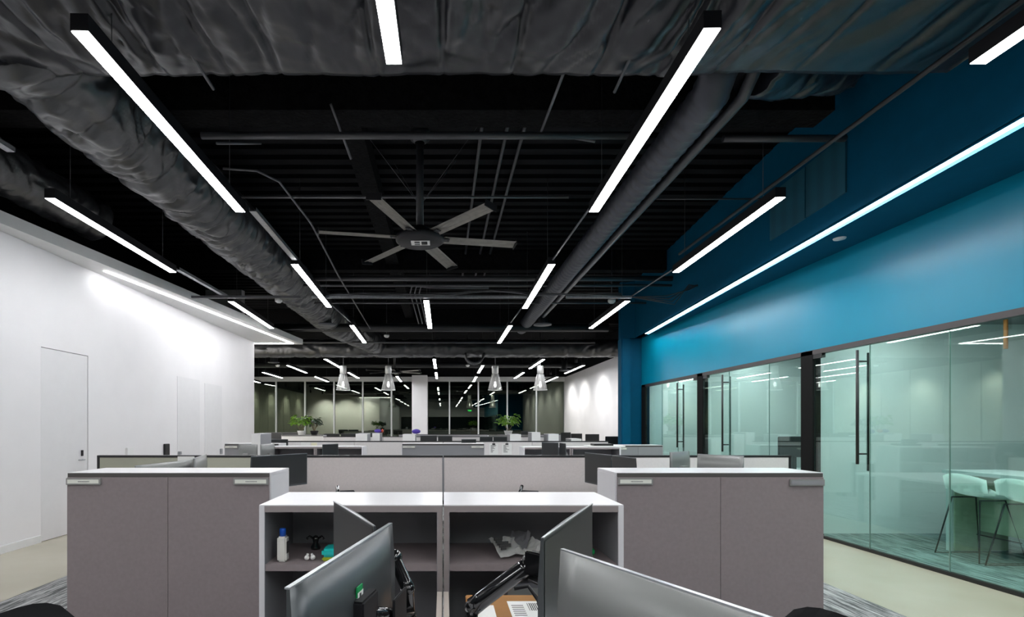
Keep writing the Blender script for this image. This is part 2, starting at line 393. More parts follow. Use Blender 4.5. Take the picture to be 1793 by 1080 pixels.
# equipment in the middle room
t = thing('wall_screen', 'black television with dark mount in the middle glass room', 'television', (0,0,0))
bx('housing', 5.22,5.74,7.98,8.03,.97,1.28,'screen_off',t,.01); bx('bezel', 5.21,5.75,7.975,7.99,.96,.975,'frame_dark',t)
bx('stand', 5.44,5.5,8.0,8.04,.712,.96,'frame_dark',t)
t = thing('meeting_table', 'small white table in the middle glass room', 'table', (6.3,8.2,0))
bx('tabletop', -1.1,.6,-1.15,.9,.68,.71,'white_laminate',t); bx('leg', -.95,-.88,-.3,.3,.01,.68,'grey_pipe',t); bx('leg', .4,.47,-.3,.3,.01,.68,'grey_pipe',t)
t = thing('orange_pipe', 'orange vertical pipe high inside the nearest glass room', 'pipe', (7.6,7.6*900/984.,0))
t.location = (6.6, 6.03, 0); b = B(); tube(b, [(0,0,2.35),(0,0,2.79)], .02); obj('pipe', b, 'orange', t)

# ------------------------------------------------------------ lights
HZ = EYE+2.21
def fixture(label, x0, y0, x1, y1, cables=True):
    cx, cy = (x0+x1)/2, (y0+y1)/2; L = math.hypot(x1-x0, y1-y0); rz = math.atan2(-(x1-x0), (y1-y0))
    t = thing('linear_light', label, 'light', (cx,cy,HZ), rz, 'suspended linear lights over the desks')
    bx('housing', -.05,.05,-L/2,L/2,.004,.10,'fixture_black',t)
    bx('lens', -.046,.046,-L/2+.006,L/2-.006,0,.004,'led',t)
    for s in (-1,1):
        b = B(); tube(b, [(0,s*L*.38,.1),(0,s*L*.38,(4.0 if 1.1 < cy+s*L*.38 < 3.95 else 4.99)-HZ)], .003, 5); obj('cable', b, 'dark_pipe', t)
    return t
rows = {  # entries behind the camera are unseen lights, added to brighten the furniture fronts
 'inner left': [(-2.04,-1.9,-2.04,.54),(-2.04,-5.6,-2.04,-3.2),(-2.04,2.88,-2.10,5.33),(-2.04,7.05,-2.13,9.6),(-2.02,11.35,-2.10,13.75),(-2.08,23.1,-2.12,25.9)],
 'inner right':[(1.50,-1.9,1.50,.54),(1.5,-5.6,1.5,-3.2),(1.50,2.86,1.56,5.33),(1.49,7.05,1.54,9.7),(1.49,11.4,1.50,13.8),(1.46,18.9,1.48,21.7),(1.50,23.3,1.53,26.0)],
 'centre':     [(-.3,-3.6,-.3,-1.2),(-.32,.72,-.30,3.15),(-.30,9.1,-.30,11.7),(-.30,17.1,-.30,19.9),(-.30,21.5,-.30,24.2)],
 'outer left': [(-3.85,-3.6,-3.85,-1.2),(-3.85,.7,-3.85,3.1),(-3.83,5.0,-3.90,7.42),(-3.79,9.17,-3.90,11.7),(-3.93,17.1,-3.93,19.8),(-3.96,21.5,-3.96,24.0)],
 'outer right':[(3.2,-3.6,3.2,-1.2),(3.25,.72,3.27,3.15),(3.27,4.98,3.36,7.42),(3.28,9.15,3.36,11.7),(3.36,17.2,3.37,20.0),(3.36,21.5,3.36,24.1)],
 'far left':   [(-5.73,18.9,-5.75,21.6),(-5.8,23.3,-5.8,25.9)],
 'far right':  [(5.17,18.9,5.18,21.8),(5.2,23.4,5.2,26.1)],
 'leftmost':   [(-7.5,21.4,-7.5,23.9),(-9.4,25.2,-9.5,26.6)]}
ordn = ['first','second','third','fourth','fifth','sixth','seventh']
for rn, lst in rows.items():
    for i, a in enumerate(lst):
        nb = sum(1 for q in lst if q[3] < 1); vis = i-nb
        od = ('farthest' if i == len(lst)-1 else (('nearest','second nearest','third nearest','fourth nearest','fifth nearest')[vis] if vis >= 0 else ordn[i]+' of those added behind the camera as fill'))
        fixture('black suspended linear light with white lens, %s in the %s row'%(od, rn), *a)
def channel(label, x0,y0,x1,y1,wd,z, m='tray_metal'):
    t = thing('cable_channel', label, 'tray', ((x0+x1)/2,(y0+y1)/2,z), math.atan2(-(x1-x0),(y1-y0)))
    L = math.hypot(x1-x0,y1-y0)/2
    b = B(); box(b, -wd/2,wd/2,-L,L,0,.004); box(b, -wd/2,-wd/2+.004,-L,L,0,.04); box(b, wd/2-.004,wd/2,-L,L,0,.04); obj('tray', b, m, t)
    b = B(); k = -L
    while k < L: box(b, -wd*.3,wd*.3,k,k+.02,.005,.012); k += .09
    o = obj('rungs', b, 'dark_pipe', t); o['kind'] = 'stuff'
channel('silver cable channel between the first two lights of the inner left row', -2.0,5.4,-2.02,7.0,.075,3.70)
channel('silver cable channel between the first two lights of the outer left row', -3.88,7.5,-3.84,9.1,.07,3.72)
channel('dull cable channel at the left edge above the soffit', -4.0,3.0,-3.95,4.7,.08,3.95)
def pipe(label, pts, r, m='dark_pipe', name='ceiling_pipe', n=8, cat='pipe'):
    b = B(); tube(b, pts, r, n); return tag(obj(name, b, m), label, cat)
pipe('thin rod joining the first two lights of the inner right row', [(1.53,5.35,3.72),(1.50,7.03,3.72)], .012, 'grey_pipe')
pipe('thin rod joining the second and third lights of the inner left row', [(-2.1,9.6,3.72),(-2.03,11.3,3.72)], .012, 'grey_pipe')
pipe('thin rod joining lights of the outer right row', [(3.34,7.5,3.72),(3.3,9.1,3.72)], .012, 'grey_pipe')
pipe('thin rod joining the second and third lights of the inner right row', [(1.52,9.7,3.72),(1.49,11.35,3.72)], .012, 'dark_pipe')

# pendants
def pendant():
    t = thing('pendant_lamp', '', 'lamp', (0,0,0), 0, 'glass pendant lamps above the far desks')
    b = B(); lathe(b, [(.0,.86),(.105,.86),(.115,.84),(.115,.60),(.10,.585),(0,.585)], n=18); obj('cap', b, 'lamp_metal', t)
    b = B(); lathe(b, [(.10,.585),(.125,.52),(.17,.35),(.215,.17),(.235,.03),(.24,0)], n=22)
    bmesh.ops.solidify(b, geom=b.faces[:], thickness=.006); obj('shade', b, 'lamp_glass', t)
    b = B()
    for k in range(6):
        a = k*PI/3; tube(b, [(.12*math.cos(a),.12*math.sin(a),.57),(.242*math.cos(a),.242*math.sin(a),.01)], .006, 5)
    lathe(b, [(.235,0),(.25,0),(.25,.02),(.235,.02),(.235,0)], n=22); obj('cage', b, 'lamp_metal', t)
    b = B(); lathe(b, [(0,.10),(.035,.12),(.045,.18),(.035,.24),(.03,.30)], n=12); obj('bulb', b, 'lamp_glow', t)
    b = B(); tube(b, [(0,0,.86),(0,0,2.35)], .012, 6); obj('stem', b, 'grey_pipe', t)
    return t
p0 = pendant()
for i, (px, lab) in enumerate(((601,'glass bell pendant lamp, leftmost of the four'),(680,'glass bell pendant lamp, second from the left, in front of the small fan'),
        (867,'glass bell pendant lamp above the right potted plant'),(946,'glass bell pendant lamp, rightmost of the four'))):
    p = p0 if i == 0 else copytree(p0); Y = 18.2; p.location = ((px-VX)/F*Y, Y, EYE+(VY-683)/F*Y); p['label'] = lab

# fans
def fan():
    t = thing('ceiling_fan', 'large six-blade ceiling fan with black hub hanging in mid room', 'fan', (-.28,6.19,EYE+2.25))
    b = B(); lathe(b, [(0,-.05),(.26,-.05),(.29,-.03),(.295,.01),(.25,.04),(.12,.06),(.10,.13),(.06,.15),(0,.15)], n=32); obj('hub', b, 'fixture_black', t)
    b = B(); tube(b, [(0,0,.12),(0,0,1.25)], .045, 14); obj('downrod', b, 'dark_pipe', t)
    b = B(); lathe(b, [(0,1.3),(.12,1.3),(.12,1.2),(.06,1.15)], n=14)
    obj('canopy', b, 'dark_pipe', t)
    b = B()     # pale emblem under the hub: stem bar, two cell rows and a square
    z = -.056
    for (xa,xb,ya,yb) in ((-.105,-.065,-.07,.075),(-.065,0,.055,.07),(-.065,0,-.02,-.005),(-.065,0,-.07,-.06),(.0,.018,-.07,.075),(.018,.10,.06,.075),(.018,.10,-.07,-.055),(.09,.12,-.07,.075)):
        box(b, xa,xb,-yb,-ya,z,z+.006)
    obj('emblem', b, 'box_white', t)
    for k in range(6):
        a = math.radians(10+60*k); mx = Matrix.Rotation(a,4,'Z') @ Matrix.Rotation(math.radians(-9),4,'X')
        b = B(); nseg = 8; ncr = 10; r = []
        for i in range(nseg+1):
            x = .24+(1.19-.24)*i/nseg; row = []
            for j in range(ncr+1):
                v = j/ncr*2-1; zz = .018*(1-v*v)-(.006 if .25<abs(v)<.5 else 0)
                row.append(b.verts.new(mx @ Vector((x, v*.082, zz))))
            r.append(row)
        for i in range(nseg):
            for j in range(ncr): b.faces.new((r[i][j],r[i+1][j],r[i+1][j+1],r[i][j+1]))
        bmesh.ops.solidify(b, geom=b.faces[:], thickness=.006)
        bl = obj('blade', b, 'aluminium', t)
        b = B(); box(b, 1.188,1.198,-.082,.088,-.025,.045, mx); obj('winglet', b, 'fixture_black', bl)
        b = B(); box(b, .16,.36,-.03,.03,-.004,.006, mx)
        for q in (.28,.34): lathe(b, [(0,0),(.008,0),(.008,.01)], *(mx @ Vector((q,0,-.012))), n=6)
        obj('blade_iron', b, 'dark_pipe', bl)
    return t
f0 = fan(); f1 = copytree(f0); f1.location = (-1.95,20.6,EYE+2.15); f1.rotation_euler = (0,0,.35); f1['label'] = 'distant six-blade ceiling fan behind the second pendant lamp'
b = B()
for dx, dy in ((-1,-.4),(1,-.4),(-.5,1),(.6,.9)): tube(b, [(-.28,6.19,4.1),(-.28+dx*.75,6.19+dy*.75,4.98)], .003, 4)
tag(obj('guy_wires', b, 'grey_pipe'), 'thin guy wires spreading up from the near ceiling fan', 'wire')

# ------------------------------------------------------------ ducts, beams, pipes
def bil(v): return min(1.0, abs(noise.noise(v))*3.0)**.55
def ridge(v, s=1.0): return 1-abs(noise.noise(v*s))*2
def duct_tube(name, label, p0, p1, r, nl, nr, amp=.05, m='duct_wrap_side', pitch=.42, seed=0, flat=1.0):
    p0, p1 = Vector(p0), Vector(p1); d = (p1-p0); L = d.length; d.normalize(); a = d.cross(Vector((0,0,1))).normalized(); c = a.cross(d)
    b = B(); rings = []
    for i in range(nl+1):
        s = L*i/nl; ring = []
        ph = (s/pitch+.35*noise.noise(Vector((s*.7,seed,0)))) % 1.0; pin = math.exp(-(min(ph,1-ph)/.07)**2)
        for k in range(nr):
            th = 2*PI*k/nr
            q = Vector((s*3.6, math.cos(th)*1.1*r/.35, math.sin(th)*1.1*r/.35+seed*7.3))
            q = Vector((s*3.0, math.cos(th)*.42, math.sin(th)*.42+seed*7.3))
            wv = noise.noise(Vector((s*1.3, math.cos(th)*1.2, math.sin(th)*1.2+seed)))
            f = bil(Vector((q.x*1.1+wv*1.6,q.y,q.z)))*amp*.75 + bil(Vector((q.x*3.0+wv*3.4,q.y*2.0,q.z*2.0)))*amp*.34
            f += bil(Vector((q.x*1.2+wv*4,q.y*4.5,q.z*4.5)))*amp*.22
            rr = r*(1-.10*pin) + f - amp*.5
            ring.append(b.verts.new(p0+d*s+a*rr*math.cos(th)+c*rr*math.sin(th)*flat))
        rings.append(ring)
    for i in range(nl):
        for k in range(nr): f = b.faces.new((rings[i][k],rings[i][(k+1)%nr],rings[i+1][(k+1)%nr],rings[i+1][k])); f.smooth = True
    b.faces.new(rings[0]); b.faces.new(rings[-1][::-1])
    return tag(obj(name, b, m), label, 'duct')
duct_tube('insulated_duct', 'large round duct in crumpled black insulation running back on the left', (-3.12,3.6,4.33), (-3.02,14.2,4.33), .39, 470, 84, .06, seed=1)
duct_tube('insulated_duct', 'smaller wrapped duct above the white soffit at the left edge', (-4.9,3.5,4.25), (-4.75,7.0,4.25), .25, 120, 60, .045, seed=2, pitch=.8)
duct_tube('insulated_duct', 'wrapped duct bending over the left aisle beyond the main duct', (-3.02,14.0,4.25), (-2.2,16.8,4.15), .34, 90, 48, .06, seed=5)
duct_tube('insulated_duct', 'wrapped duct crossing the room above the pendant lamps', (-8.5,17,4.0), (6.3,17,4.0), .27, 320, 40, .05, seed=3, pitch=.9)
b = B(); 
for k in range(8):
    a0 = (k/8-.5)*0; pts = [(1.0+.30*math.cos(PI+PI*j/10)*(1), 16.6-.05*k, 3.75+.0*k+.32*math.sin(PI+PI*j/10)) for j in range(11)]
    tube(b, pts, .035, 6)
tag(obj('flexible_duct', b, 'dark_pipe'), 'drooping ribbed flexible duct loop near the centre', 'duct')
# broad wrapped duct across the front, bottom sheet with folds
b = B(); nx, ny = 520, 60; X0, X1, Y0, Y1 = -6.1, 3.72, 1.2, 3.80; G = []
for j in range(ny+14):
    row = []
    for i in range(nx+1):
        x = X0+(X1-X0)*i/nx; seam = x/.52+.5*noise.noise(Vector((x*1.3,3,1))); ph = seam % 1.0; pin = math.exp(-(min(ph,1-ph)/.035)**2)
        if j <= ny: y = Y0+(Y1-Y0)*j/ny; z = 4.06
        else: k = (j-ny)/13; y = Y1+.03*math.sin(k*PI); z = 4.06+.75*k
        wx = x+.16*noise.noise(Vector((x*1.5,y*1.2,9)))
        q = Vector((wx*3.4+y*.9*noise.noise(Vector((x*.6,0,4))), y*.75, 0))
        f = bil(Vector((wx*2.2+y*.5, y*.7, 0)))*.075 + bil(Vector((wx*5.5+y*2.2+.5*noise.noise(Vector((x,y*2,3))), y*1.3, 5)))*.028 + bil(Vector((wx*3.5-y*6, y*3.0, 2)))*.016 + .03*max(0,ridge(Vector((wx*2.0,y*.5,8))))**4
        f -= pin*.05
        f = f*(1.0 if x < 1.8 else max(.3, 1-(x-1.8)*.8))
        edge = 1.0 if j <= ny*.86 else max(.25, 1-(j/ny-.86)*5.3)
        if j <= ny: z -= f*edge
        else: y += f*.3; z -= f*.25*max(0,1-k*3)
        y += .03*noise.noise(Vector((x*1.1,1,1)))*(j/ny if j<=ny else 1)
        row.append(b.verts.new((x,y,z)))
    G.append(row)
for j in range(len(G)-1):
    for i in range(nx): f = b.faces.new((G[j][i],G[j][i+1],G[j+1][i+1],G[j+1][i])); f.smooth = True
bt = [b.verts.new(v) for v in ((X0,Y0,4.8),(X1,Y0,4.8),(X1,Y1,4.81),(X0,Y1,4.81))]
b.faces.new(bt); b.faces.new((G[0][0],G[0][-1],bt[1],bt[0]))
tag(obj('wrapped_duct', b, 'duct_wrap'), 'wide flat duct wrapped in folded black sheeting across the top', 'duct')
# spiral duct by the right light row
b = B(); n = 18; rings = []; Ys = [3.86+i*.028 for i in range(370)]
for i, yy in enumerate(Ys):
    rr = .145+(.010 if i % 5 == 0 else 0); rings.append([b.verts.new((2.16+rr*math.cos(2*PI*k/n), yy, 4.12+3*max(0,4.22-yy)**2+rr*math.sin(2*PI*k/n))) for k in range(n)])
for i in range(len(rings)-1):
    for k in range(n): f = b.faces.new((rings[i][k],rings[i][(k+1)%n],rings[i+1][(k+1)%n],rings[i+1][k])); f.smooth = True
b.faces.new(rings[0]); b.faces.new(rings[-1][::-1])
tag(obj('spiral_duct', b, 'spiral_metal'), 'round ribbed metal duct beside the inner right light row', 'duct')
pipe('dark pipe running beside the ribbed metal duct', [(2.42,3.9,4.5),(2.42,4.0,4.2),(2.42,4.15,4.1),(2.42,13.5,4.1)], .05)
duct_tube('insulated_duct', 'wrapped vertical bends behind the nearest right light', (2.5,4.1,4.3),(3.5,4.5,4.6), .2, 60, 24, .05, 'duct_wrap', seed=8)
# beams and joists
for lab, a in (('wide fireproofed beam crossing the room behind the wrapped duct', (-6.1,3.85,5.05,5.35,4.55,4.99)),
               ('fireproofed beam crossing the room above the second row of lights', (-6.1,4.6,10.4,10.62,4.6,4.99)),
               ('fireproofed beam crossing the room above the pendants', (-10.5,6.3,15.6,15.85,4.55,4.99))):
    tag(bx('ceiling_beam', *a, 'fireproofing'), lab, 'beam')
tag(bx('ceiling_beam', -1.15,-.9,5.36,15.6,4.72,4.99, 'fireproofing'), 'beam running back to the left of the ceiling fan', 'beam')
for i, xx in enumerate((.45,.75,.95)):
    pipe('thin conduit %s running back high above the fan blades on the right'%('nearest the fan','between its two neighbours','farthest from the fan')[i], [(xx,5.4,4.93),(xx,12,4.93)], .022)
# cross pipes
cp = [((-2.35,5.0),(2.0,5.0),.034,4.27,'thick sprinkler pipe crossing above the near lights','dark_pipe'),
      ((2.75,5.05),(3.95,5.05),.034,4.27,'short thick pipe stub crossing to the blue bulkhead','dark_pipe'),
      ((-3,6.55),(1.6,6.55),.016,4.36,'thin pipe crossing behind the fan rod','grey_pipe'),
      ((2.7,6.6),(4.1,6.6),.012,4.36,'thin pipe crossing towards the vent grille','dark_pipe'),
      ((-3,10.1),(5.1,10.1),.05,4.34,'thick pipe crossing just beyond the fan','dark_pipe'),
      ((-3,9.9),(4.4,9.9),.025,4.15,'slim pipe crossing under the thick pipe beyond the fan','dark_pipe'),
      ((-3,10.9),(4.3,10.9),.02,4.05,'slim conduit crossing above the centre light','dark_pipe'),
      ((-4.6,13.4),(4.3,13.4),.11,4.0,'broad round main crossing behind the third lights','black_steel'),
      ((-4.6,14.9),(4.4,14.9),.03,3.86,'thin pipe crossing in front of the far wrapped duct','dark_pipe'),
      ((-9,19.5),(6.2,19.5),.06,4.1,'pipe crossing far beyond the pendant lamps','black_steel'),
      ((-9,23),(6.2,23),.12,4.15,'broad dark main crossing near the far windows','black_steel')]
for p, q, r, z, lab, m in cp: pipe(lab, [(p[0],p[1],z),(q[0],q[1],z)], r, m)
# strut with cables at y~520
t = thing('strut_tray', 'perforated strut rail with taped cables crossing before the centre light', 'tray', (0,9.0,0))
zt = EYE+(VY-520)/F*9.0
bx('rail', -2.3,1.5,-.02,.02,zt-.02,zt+.02,'tray_metal',t); bx('rail', 2.15,3.3,-.02,.02,zt-.02,zt+.02,'tray_metal',t)
bx('rail', -4.6,-2.5,-.02,.02,zt-.02,zt+.02,'grey_pipe',t)
b = B()
for k in range(5):
    tube(b, [(-2.2+.1*k*0+x_*.38, -.03+.015*k, zt+.03+.018*math.sin(x_*1.7+k)+.008*k+(.06*math.sin((x_-6)/4*PI) if 6<x_<10 else 0)) for x_ in range(0,15)], .007, 5)
obj('cables', b, 'grey_pipe', t)
b = B()
for k in range(4): tube(b, [(3.3,0,zt),(3.9+.05*k,.0,zt-.05*k+.02),(4.25,-.1,zt+.1+.03*k),(4.6-.05*k,-.1,zt+.28-.04*k)], .009, 5)
obj('loose_cables', b, 'dark_pipe', t)
for k in range(3):
    pipe('bent conduit dropping beside the centre light, %s of three'%('left one','middle one','right one')[k], [(.9,10.15,4.22-.03*k),(-.5+.09*k,10.1,4.22-.03*k),(-.62+.09*k,10.15,4.19),(-.66+.09*k,10.3,4.1),(-.60+.09*k,12.6,3.95)], .013, 'grey_pipe')
pipe('long thin conduit sagging from upper left towards the third light', [(-2.4,5.6,4.25),(-2.05,5.65,4.25),(-1.85,5.8,4.2),(-1.7,6.6,4.05),(-1.75,8.6,3.95),(-1.85,13,3.9)], .012, 'grey_pipe')
for i, (a, c, lab) in enumerate((((-1.88,5.3,4.36),(-2.16,4.9,4.14),'slanted brace left of the fan above the thick pipe'),((-1.05,4.8,4.45),(-.95,5.3,4.2),'short slanted brace near the picture centre left'),
        ((.96,4.1,4.26),(.95,5.0,4.30),'long slanted rod under the wrapped duct to the right of the fan'),((1.2,5.4,4.5),(1.55,5.25,4.35),'short slanted brace right of the fan above the thick pipe'))):
    pipe(lab, [a,c], .013, 'grey_pipe')
pipe('rod hanging beside the nearest left light', [(-1.7,2.2,4.0),(-1.72,3.85,3.97)], .012, 'grey_pipe')
pipe('rod hanging beside the nearest right light', [(1.25,2.4,3.98),(1.30,3.9,3.98)], .012, 'grey_pipe')
pipe('black rail running back along the blue bulkhead', [(3.36,2.0,3.92),(3.4,7.4,3.92)], .02, 'black_steel')
# speakers, detectors
def disc(label, px, py, h=2.45, r=.22):
    Y = F*h/(VY-py); t = thing('ceiling_speaker', label, 'speaker', ((px-VX)/F*Y, Y, EYE+h))
    b = B(); lathe(b, [(0,0),(r,0),(r,.025),(r*.6,.04),(r*.55,.05),(0,.05)], n=22); obj('disc', b, 'spiral_metal', t)
    b = B(); lathe(b, [(r*.55,.05),(r*.5,.42),(0,.42)], n=18); obj('drum', b, 'black_steel', t)
    b = B(); tube(b, [(0,0,.42),(0,0,4.99-EYE-h)], .01, 6); obj('rod', b, 'dark_pipe', t)
for a in (('round black ceiling speaker below the main wrapped duct',572,569),('round black ceiling speaker right of the second right light',950,569),
          ('round speaker above the far left windows',479,635,2.3,.2),('round speaker in front of the wrapped cross duct at centre',757,623,2.35,.22),('round speaker at far right below the wrapped duct',988,649,2.2,.2)): disc(*a)
def dome(label, px, py, h=2.5):
    Y = F*h/(VY-py); t = thing('smoke_detector', label, 'detector', ((px-VX)/F*Y, Y, EYE+h))
    b = B(); lathe(b, [(0,-.05),(.04,-.045),(.07,-.02),(.075,.0),(.075,.03),(0,.03)], n=18); obj('dome', b, 'pot_white', t)
    b = B(); tube(b, [(0,0,.03),(0,0,4.99-EYE-h)], .01, 6); obj('stem', b, 'dark_pipe', t)
for a in (('white dome detector beside the strut rail on the left',488,526),('white dome detector near the blue column',1071,527),('white dome detector under the wrapped duct left of centre',819,640,2.3),
          ('white dome detector between the third lights',677,588,2.5),('white dome detector at far left above the speaker light',486,640,2.2)): dome(*a)
# wall washers
def washer(x, y, z, lab, tx, ty, tz, pw):
    t = thing('downlight', lab, 'light', (x,y,z))
    b = B(); lathe(b, [(0,.0),(.045,0),(.06,-.03),(.065,-.03),(.065,.16),(0,.16)], n=16); obj('can', b, 'fixture_black', t); bx('stem', -.01,.01,-.01,.01,.16,4.99-z,'fixture_black',t)
    b = B(); lathe(b, [(0,-.004),(.044,-.004),(.044,.0),(0,0)], n=14); obj('lens', b, 'spot_glow', t)
    ld = bpy.data.lights.new('spot', 'SPOT'); ld.energy = pw; ld.spot_size = math.radians(100); ld.spot_blend = 1.0; ld.shadow_soft_size = .04; ld.color = (1,.98,.92)
    lo = bpy.data.objects.new('bulb', ld); C.objects.link(lo); lo.parent = t; lo.location = (0,0,-.05)
    lo.rotation_euler = (Vector((tx,ty,tz))-Vector((x,y,z))).to_track_quat('-Z','Y').to_euler()
for i, yy in enumerate((15.3,17.9,20.5,23.1,25.4)):
    washer(5.3, yy, 4.0, 'black downlight washing the far right white wall, %s from the blue column'%('first','second','third','fourth','fifth')[i], 6.36, yy, 1.4, 60)
for i, xx in enumerate((-9.2,-7.6,-6.0)):
    washer(xx, 14.8, 3.9, 'black downlight washing the end of the left white block, %s one'%('far','middle','near')[i], xx, 13.6, 1.6, 260)
for i, yy in enumerate((16,19,22,25)):
    washer(-9.8, yy, 3.9, 'black downlight by the far left curtain wall, %s from the block'%('first','second','third','fourth')[i], -10.7, yy, 1.6, 90)
ex = thing('exit_sign', 'green lit exit sign behind the camera, seen mirrored in the far windows', 'sign', (2.9,-2.6,3.0))
bx('plate', -.2,.2,-.02,.02,0,.2,'frame_dark',ex); bx('hanger', -.01,.01,-.01,.01,.2,1.9,'dark_pipe',ex)
cu = bpy.data.curves.new('txt','FONT'); cu.body = 'EXIT'; cu.size = .19; cu.align_x = 'CENTER'; cu.extrude = .003
to = bpy.data.objects.new('txt', cu); C.objects.link(to); dg = bpy.context.evaluated_depsgraph_get()
me = bpy.data.meshes.new_from_object(to.evaluated_get(dg)); bpy.data.objects.remove(to)
lt = bpy.data.objects.new('lettering', me); C.objects.link(lt); me.materials.clear(); me.materials.append(M['exit_green']); lt.parent = ex
lt.location = (0,.024,.03); lt.rotation_euler = (PI/2,0,PI)

# ------------------------------------------------------------ cabinets and bookcases
ZT = 1.118
def nameplate(par, x0, x1, z0, z1, y, blank=False):
    h = bx('nameplate', x0,x1,y-.014,y,z0,z1,'silver_plate',par,.002)
    if blank:
        bx('insert', x0+.008,x1-.008,y-.016,y-.0135,z0+.009,z1-.009,'grey_laminate',h)
    else:
        bx('insert', x0+.012,x1-.012,y-.016,y-.0135,z0+.010,z1-.010,'nameplate_insert',h)
        b = B(); k = x0+(x1-x0)*.36; zc = (z0+z1)/2
        while k < x0+(x1-x0)*.68:
            wd = random.uniform(.004,.007); box(b, k,k+wd,y-.0168,y-.0158,zc-.004,zc+.004); k += wd+.0025
        obj('lettering', b, 'silver_plate', h)
def cabinet(label, x0, x1, y0, ndoor=2, plates='LR', blankR=False, zt=ZT, depth=.42, face='taupe_laminate'):
    t = thing('storage_cabinet', label, 'cabinet', ((x0+x1)/2,y0,0), 0, 'closed storage cabinets'); hw = (x1-x0)/2
    bx('top', -hw,hw,.0,depth,zt-.022,zt,'white_laminate',t,.002)
    bx('side_panel', -hw,-hw+.018,.0,depth,.01,zt-.022,'white_laminate',t); bx('side_panel', hw-.018,hw,.0,depth,.01,zt-.022,'white_laminate',t)
    bx('back_panel', -hw+.018,hw-.018,depth-.02,depth,.01,zt-.022,'taupe_laminate',t)
    bx('top_rail', -hw+.012,hw-.012,-.012,.02,zt-.030,zt-.003,'reveal_dark',t)
    bx('plinth', -hw+.03,hw-.03,.03,.06,.01,.08,'reveal_dark',t)
    wd = (hw*2-.02)/ndoor
    for k in range(ndoor):
        a = -hw+.01+k*wd
        d = bx('door', a+.0012,a+wd-.0012,-.018,.0,.085,zt-.031,face,t,.0015)
        if (k == 0 and 'L' in plates): nameplate(d, a+.002, a+.245, zt-.083, zt-.036, -.018)
        if (k == ndoor-1 and 'R' in plates): nameplate(d, a+wd-.245, a+wd-.002, zt-.083-(.008 if blankR else 0), zt-.036-(.008 if blankR else 0), -.018, blankR)
    return t
def bookcase(label, x0, x1, y0, whiteL, whiteR, zt=ZT, depth=.42, shelfz=.868):
    t = thing('open_bookcase', label, 'bookcase', ((x0+x1)/2,y0,0), 0, 'open bookcases'); hw = (x1-x0)/2
    bx('top', -hw,hw,.002,depth,zt-.004,zt,'white_laminate',t); bx('top_edge', -hw+.022,hw-.022,0,depth-.02,zt-.030,zt-.004,'taupe_edge',t)
    bx('side_panel', -hw,-hw+.022,0,depth,.01,zt-.004,'white_laminate' if whiteL else 'taupe_edge',t)
    bx('side_panel', hw-.022,hw,0,depth,.01,zt-.004,'white_laminate' if whiteR else 'taupe_edge',t)
    bx('side_lining', -hw+.022,-hw+.024,.004,depth-.02,.01,zt-.03,'shelf_inside',t); bx('side_lining', hw-.024,hw-.022,.004,depth-.02,.01,zt-.03,'shelf_inside',t)
    bx('back_panel', -hw+.022,hw-.022,depth-.018,depth-.004,.01,zt-.03,'shelf_inside',t)
    bx('shelf', -hw+.024,hw-.024,.006,depth-.02,shelfz-.028,shelfz,'taupe_laminate',t)
    bx('shelf', -hw+.024,hw-.024,.006,depth-.02,.40,.428,'taupe_laminate',t)
    bx('base', -hw+.022,hw-.022,.006,depth-.02,.04,.07,'taupe_laminate',t)
    return t
cabinet('closed taupe cabinet with white top and two nameplates, near left', -2.655,-1.215,3.63)
cabinet('closed taupe cabinet with white top, near right, one nameplate blank', 1.215,2.685,3.63, blankR=True)
bookcase('open taupe bookcase with blue-capped bottle, near centre left', -.77,-.003,2.15, True, False)
bookcase('open taupe bookcase with crumpled paper, near centre right', .003,.755,2.15, False, True)
cabinet('closed grey cabinet in mid room straight ahead behind the beige panels', -.76,.76,9.4, zt=1.12, face='grey_laminate')
cabinet('closed grey cabinet in mid room at the left beside the white wall', -4.0,-3.0,9.4, plates='L', zt=1.12, face='grey_laminate')
cabinet('closed grey cabinet in mid room at the right beside the glass rooms', 3.1,4.02,9.4, plates='L', zt=1.09, face='grey_laminate')
bookcase('open bookcase in mid room left, behind the pair of grey monitors', -2.7,-1.98,7.95, True, False, 1.125)
bookcase('open bookcase in mid room left, behind the small dark monitor', -1.975,-1.24,7.95, False, True, 1.125)
bookcase('open bookcase in mid room right, behind the dark monitor pair', 1.24,1.98,7.95, True, False, 1.115)
bookcase('open bookcase in mid room right, its right end in white', 1.985,2.75,7.95, False, True, 1.115)

# ------------------------------------------------------------ partition panels
def panel(label, x0, x1, y, fab, zt=1.135, th=.05, endL=False, endR=False):
    t = thing('partition_panel', label, 'partition', ((x0+x1)/2,y,0), 0, 'fabric partition panels'); hw = (x1-x0)/2
    bx('fabric', -hw+.006,hw-.006,-th/2,th/2,.08,zt-.022,fab,t,.003)
    bx('top_trim', -hw,hw,-th/2-.002,th/2+.002,zt-.022,zt,'black_trim',t)
    if endL: bx('end_trim', -hw-.02,-hw+.006,-th/2-.002,th/2+.002,.01,zt,'black_trim',t)
    if endR: bx('end_trim', hw-.006,hw+.02,-th/2-.002,th/2+.002,.01,zt,'black_trim',t)
    bx('foot', -hw+.2,-hw+.3,-.08,.08,.01,.08,'black_trim',t); bx('foot', hw-.3,hw-.2,-.08,.08,.01,.08,'black_trim',t)
    return t
Yp = 5.55
panel('olive-tinted partition panel at the far left of the near row', -3.70,-1.86,Yp,'panel_fabric_olive',1.13,endL=True)
panel('beige partition panel left of the centre seam in the near row', -1.86,-.005,Yp,'panel_fabric',1.13)
panel('beige partition panel right of the centre seam in the near row', .005,1.86,Yp,'panel_fabric',1.13)
panel('pale partition panel at the right end of the near row with black edge', 1.86,3.72,Yp,'panel_fabric_pale',1.13,endR=True)
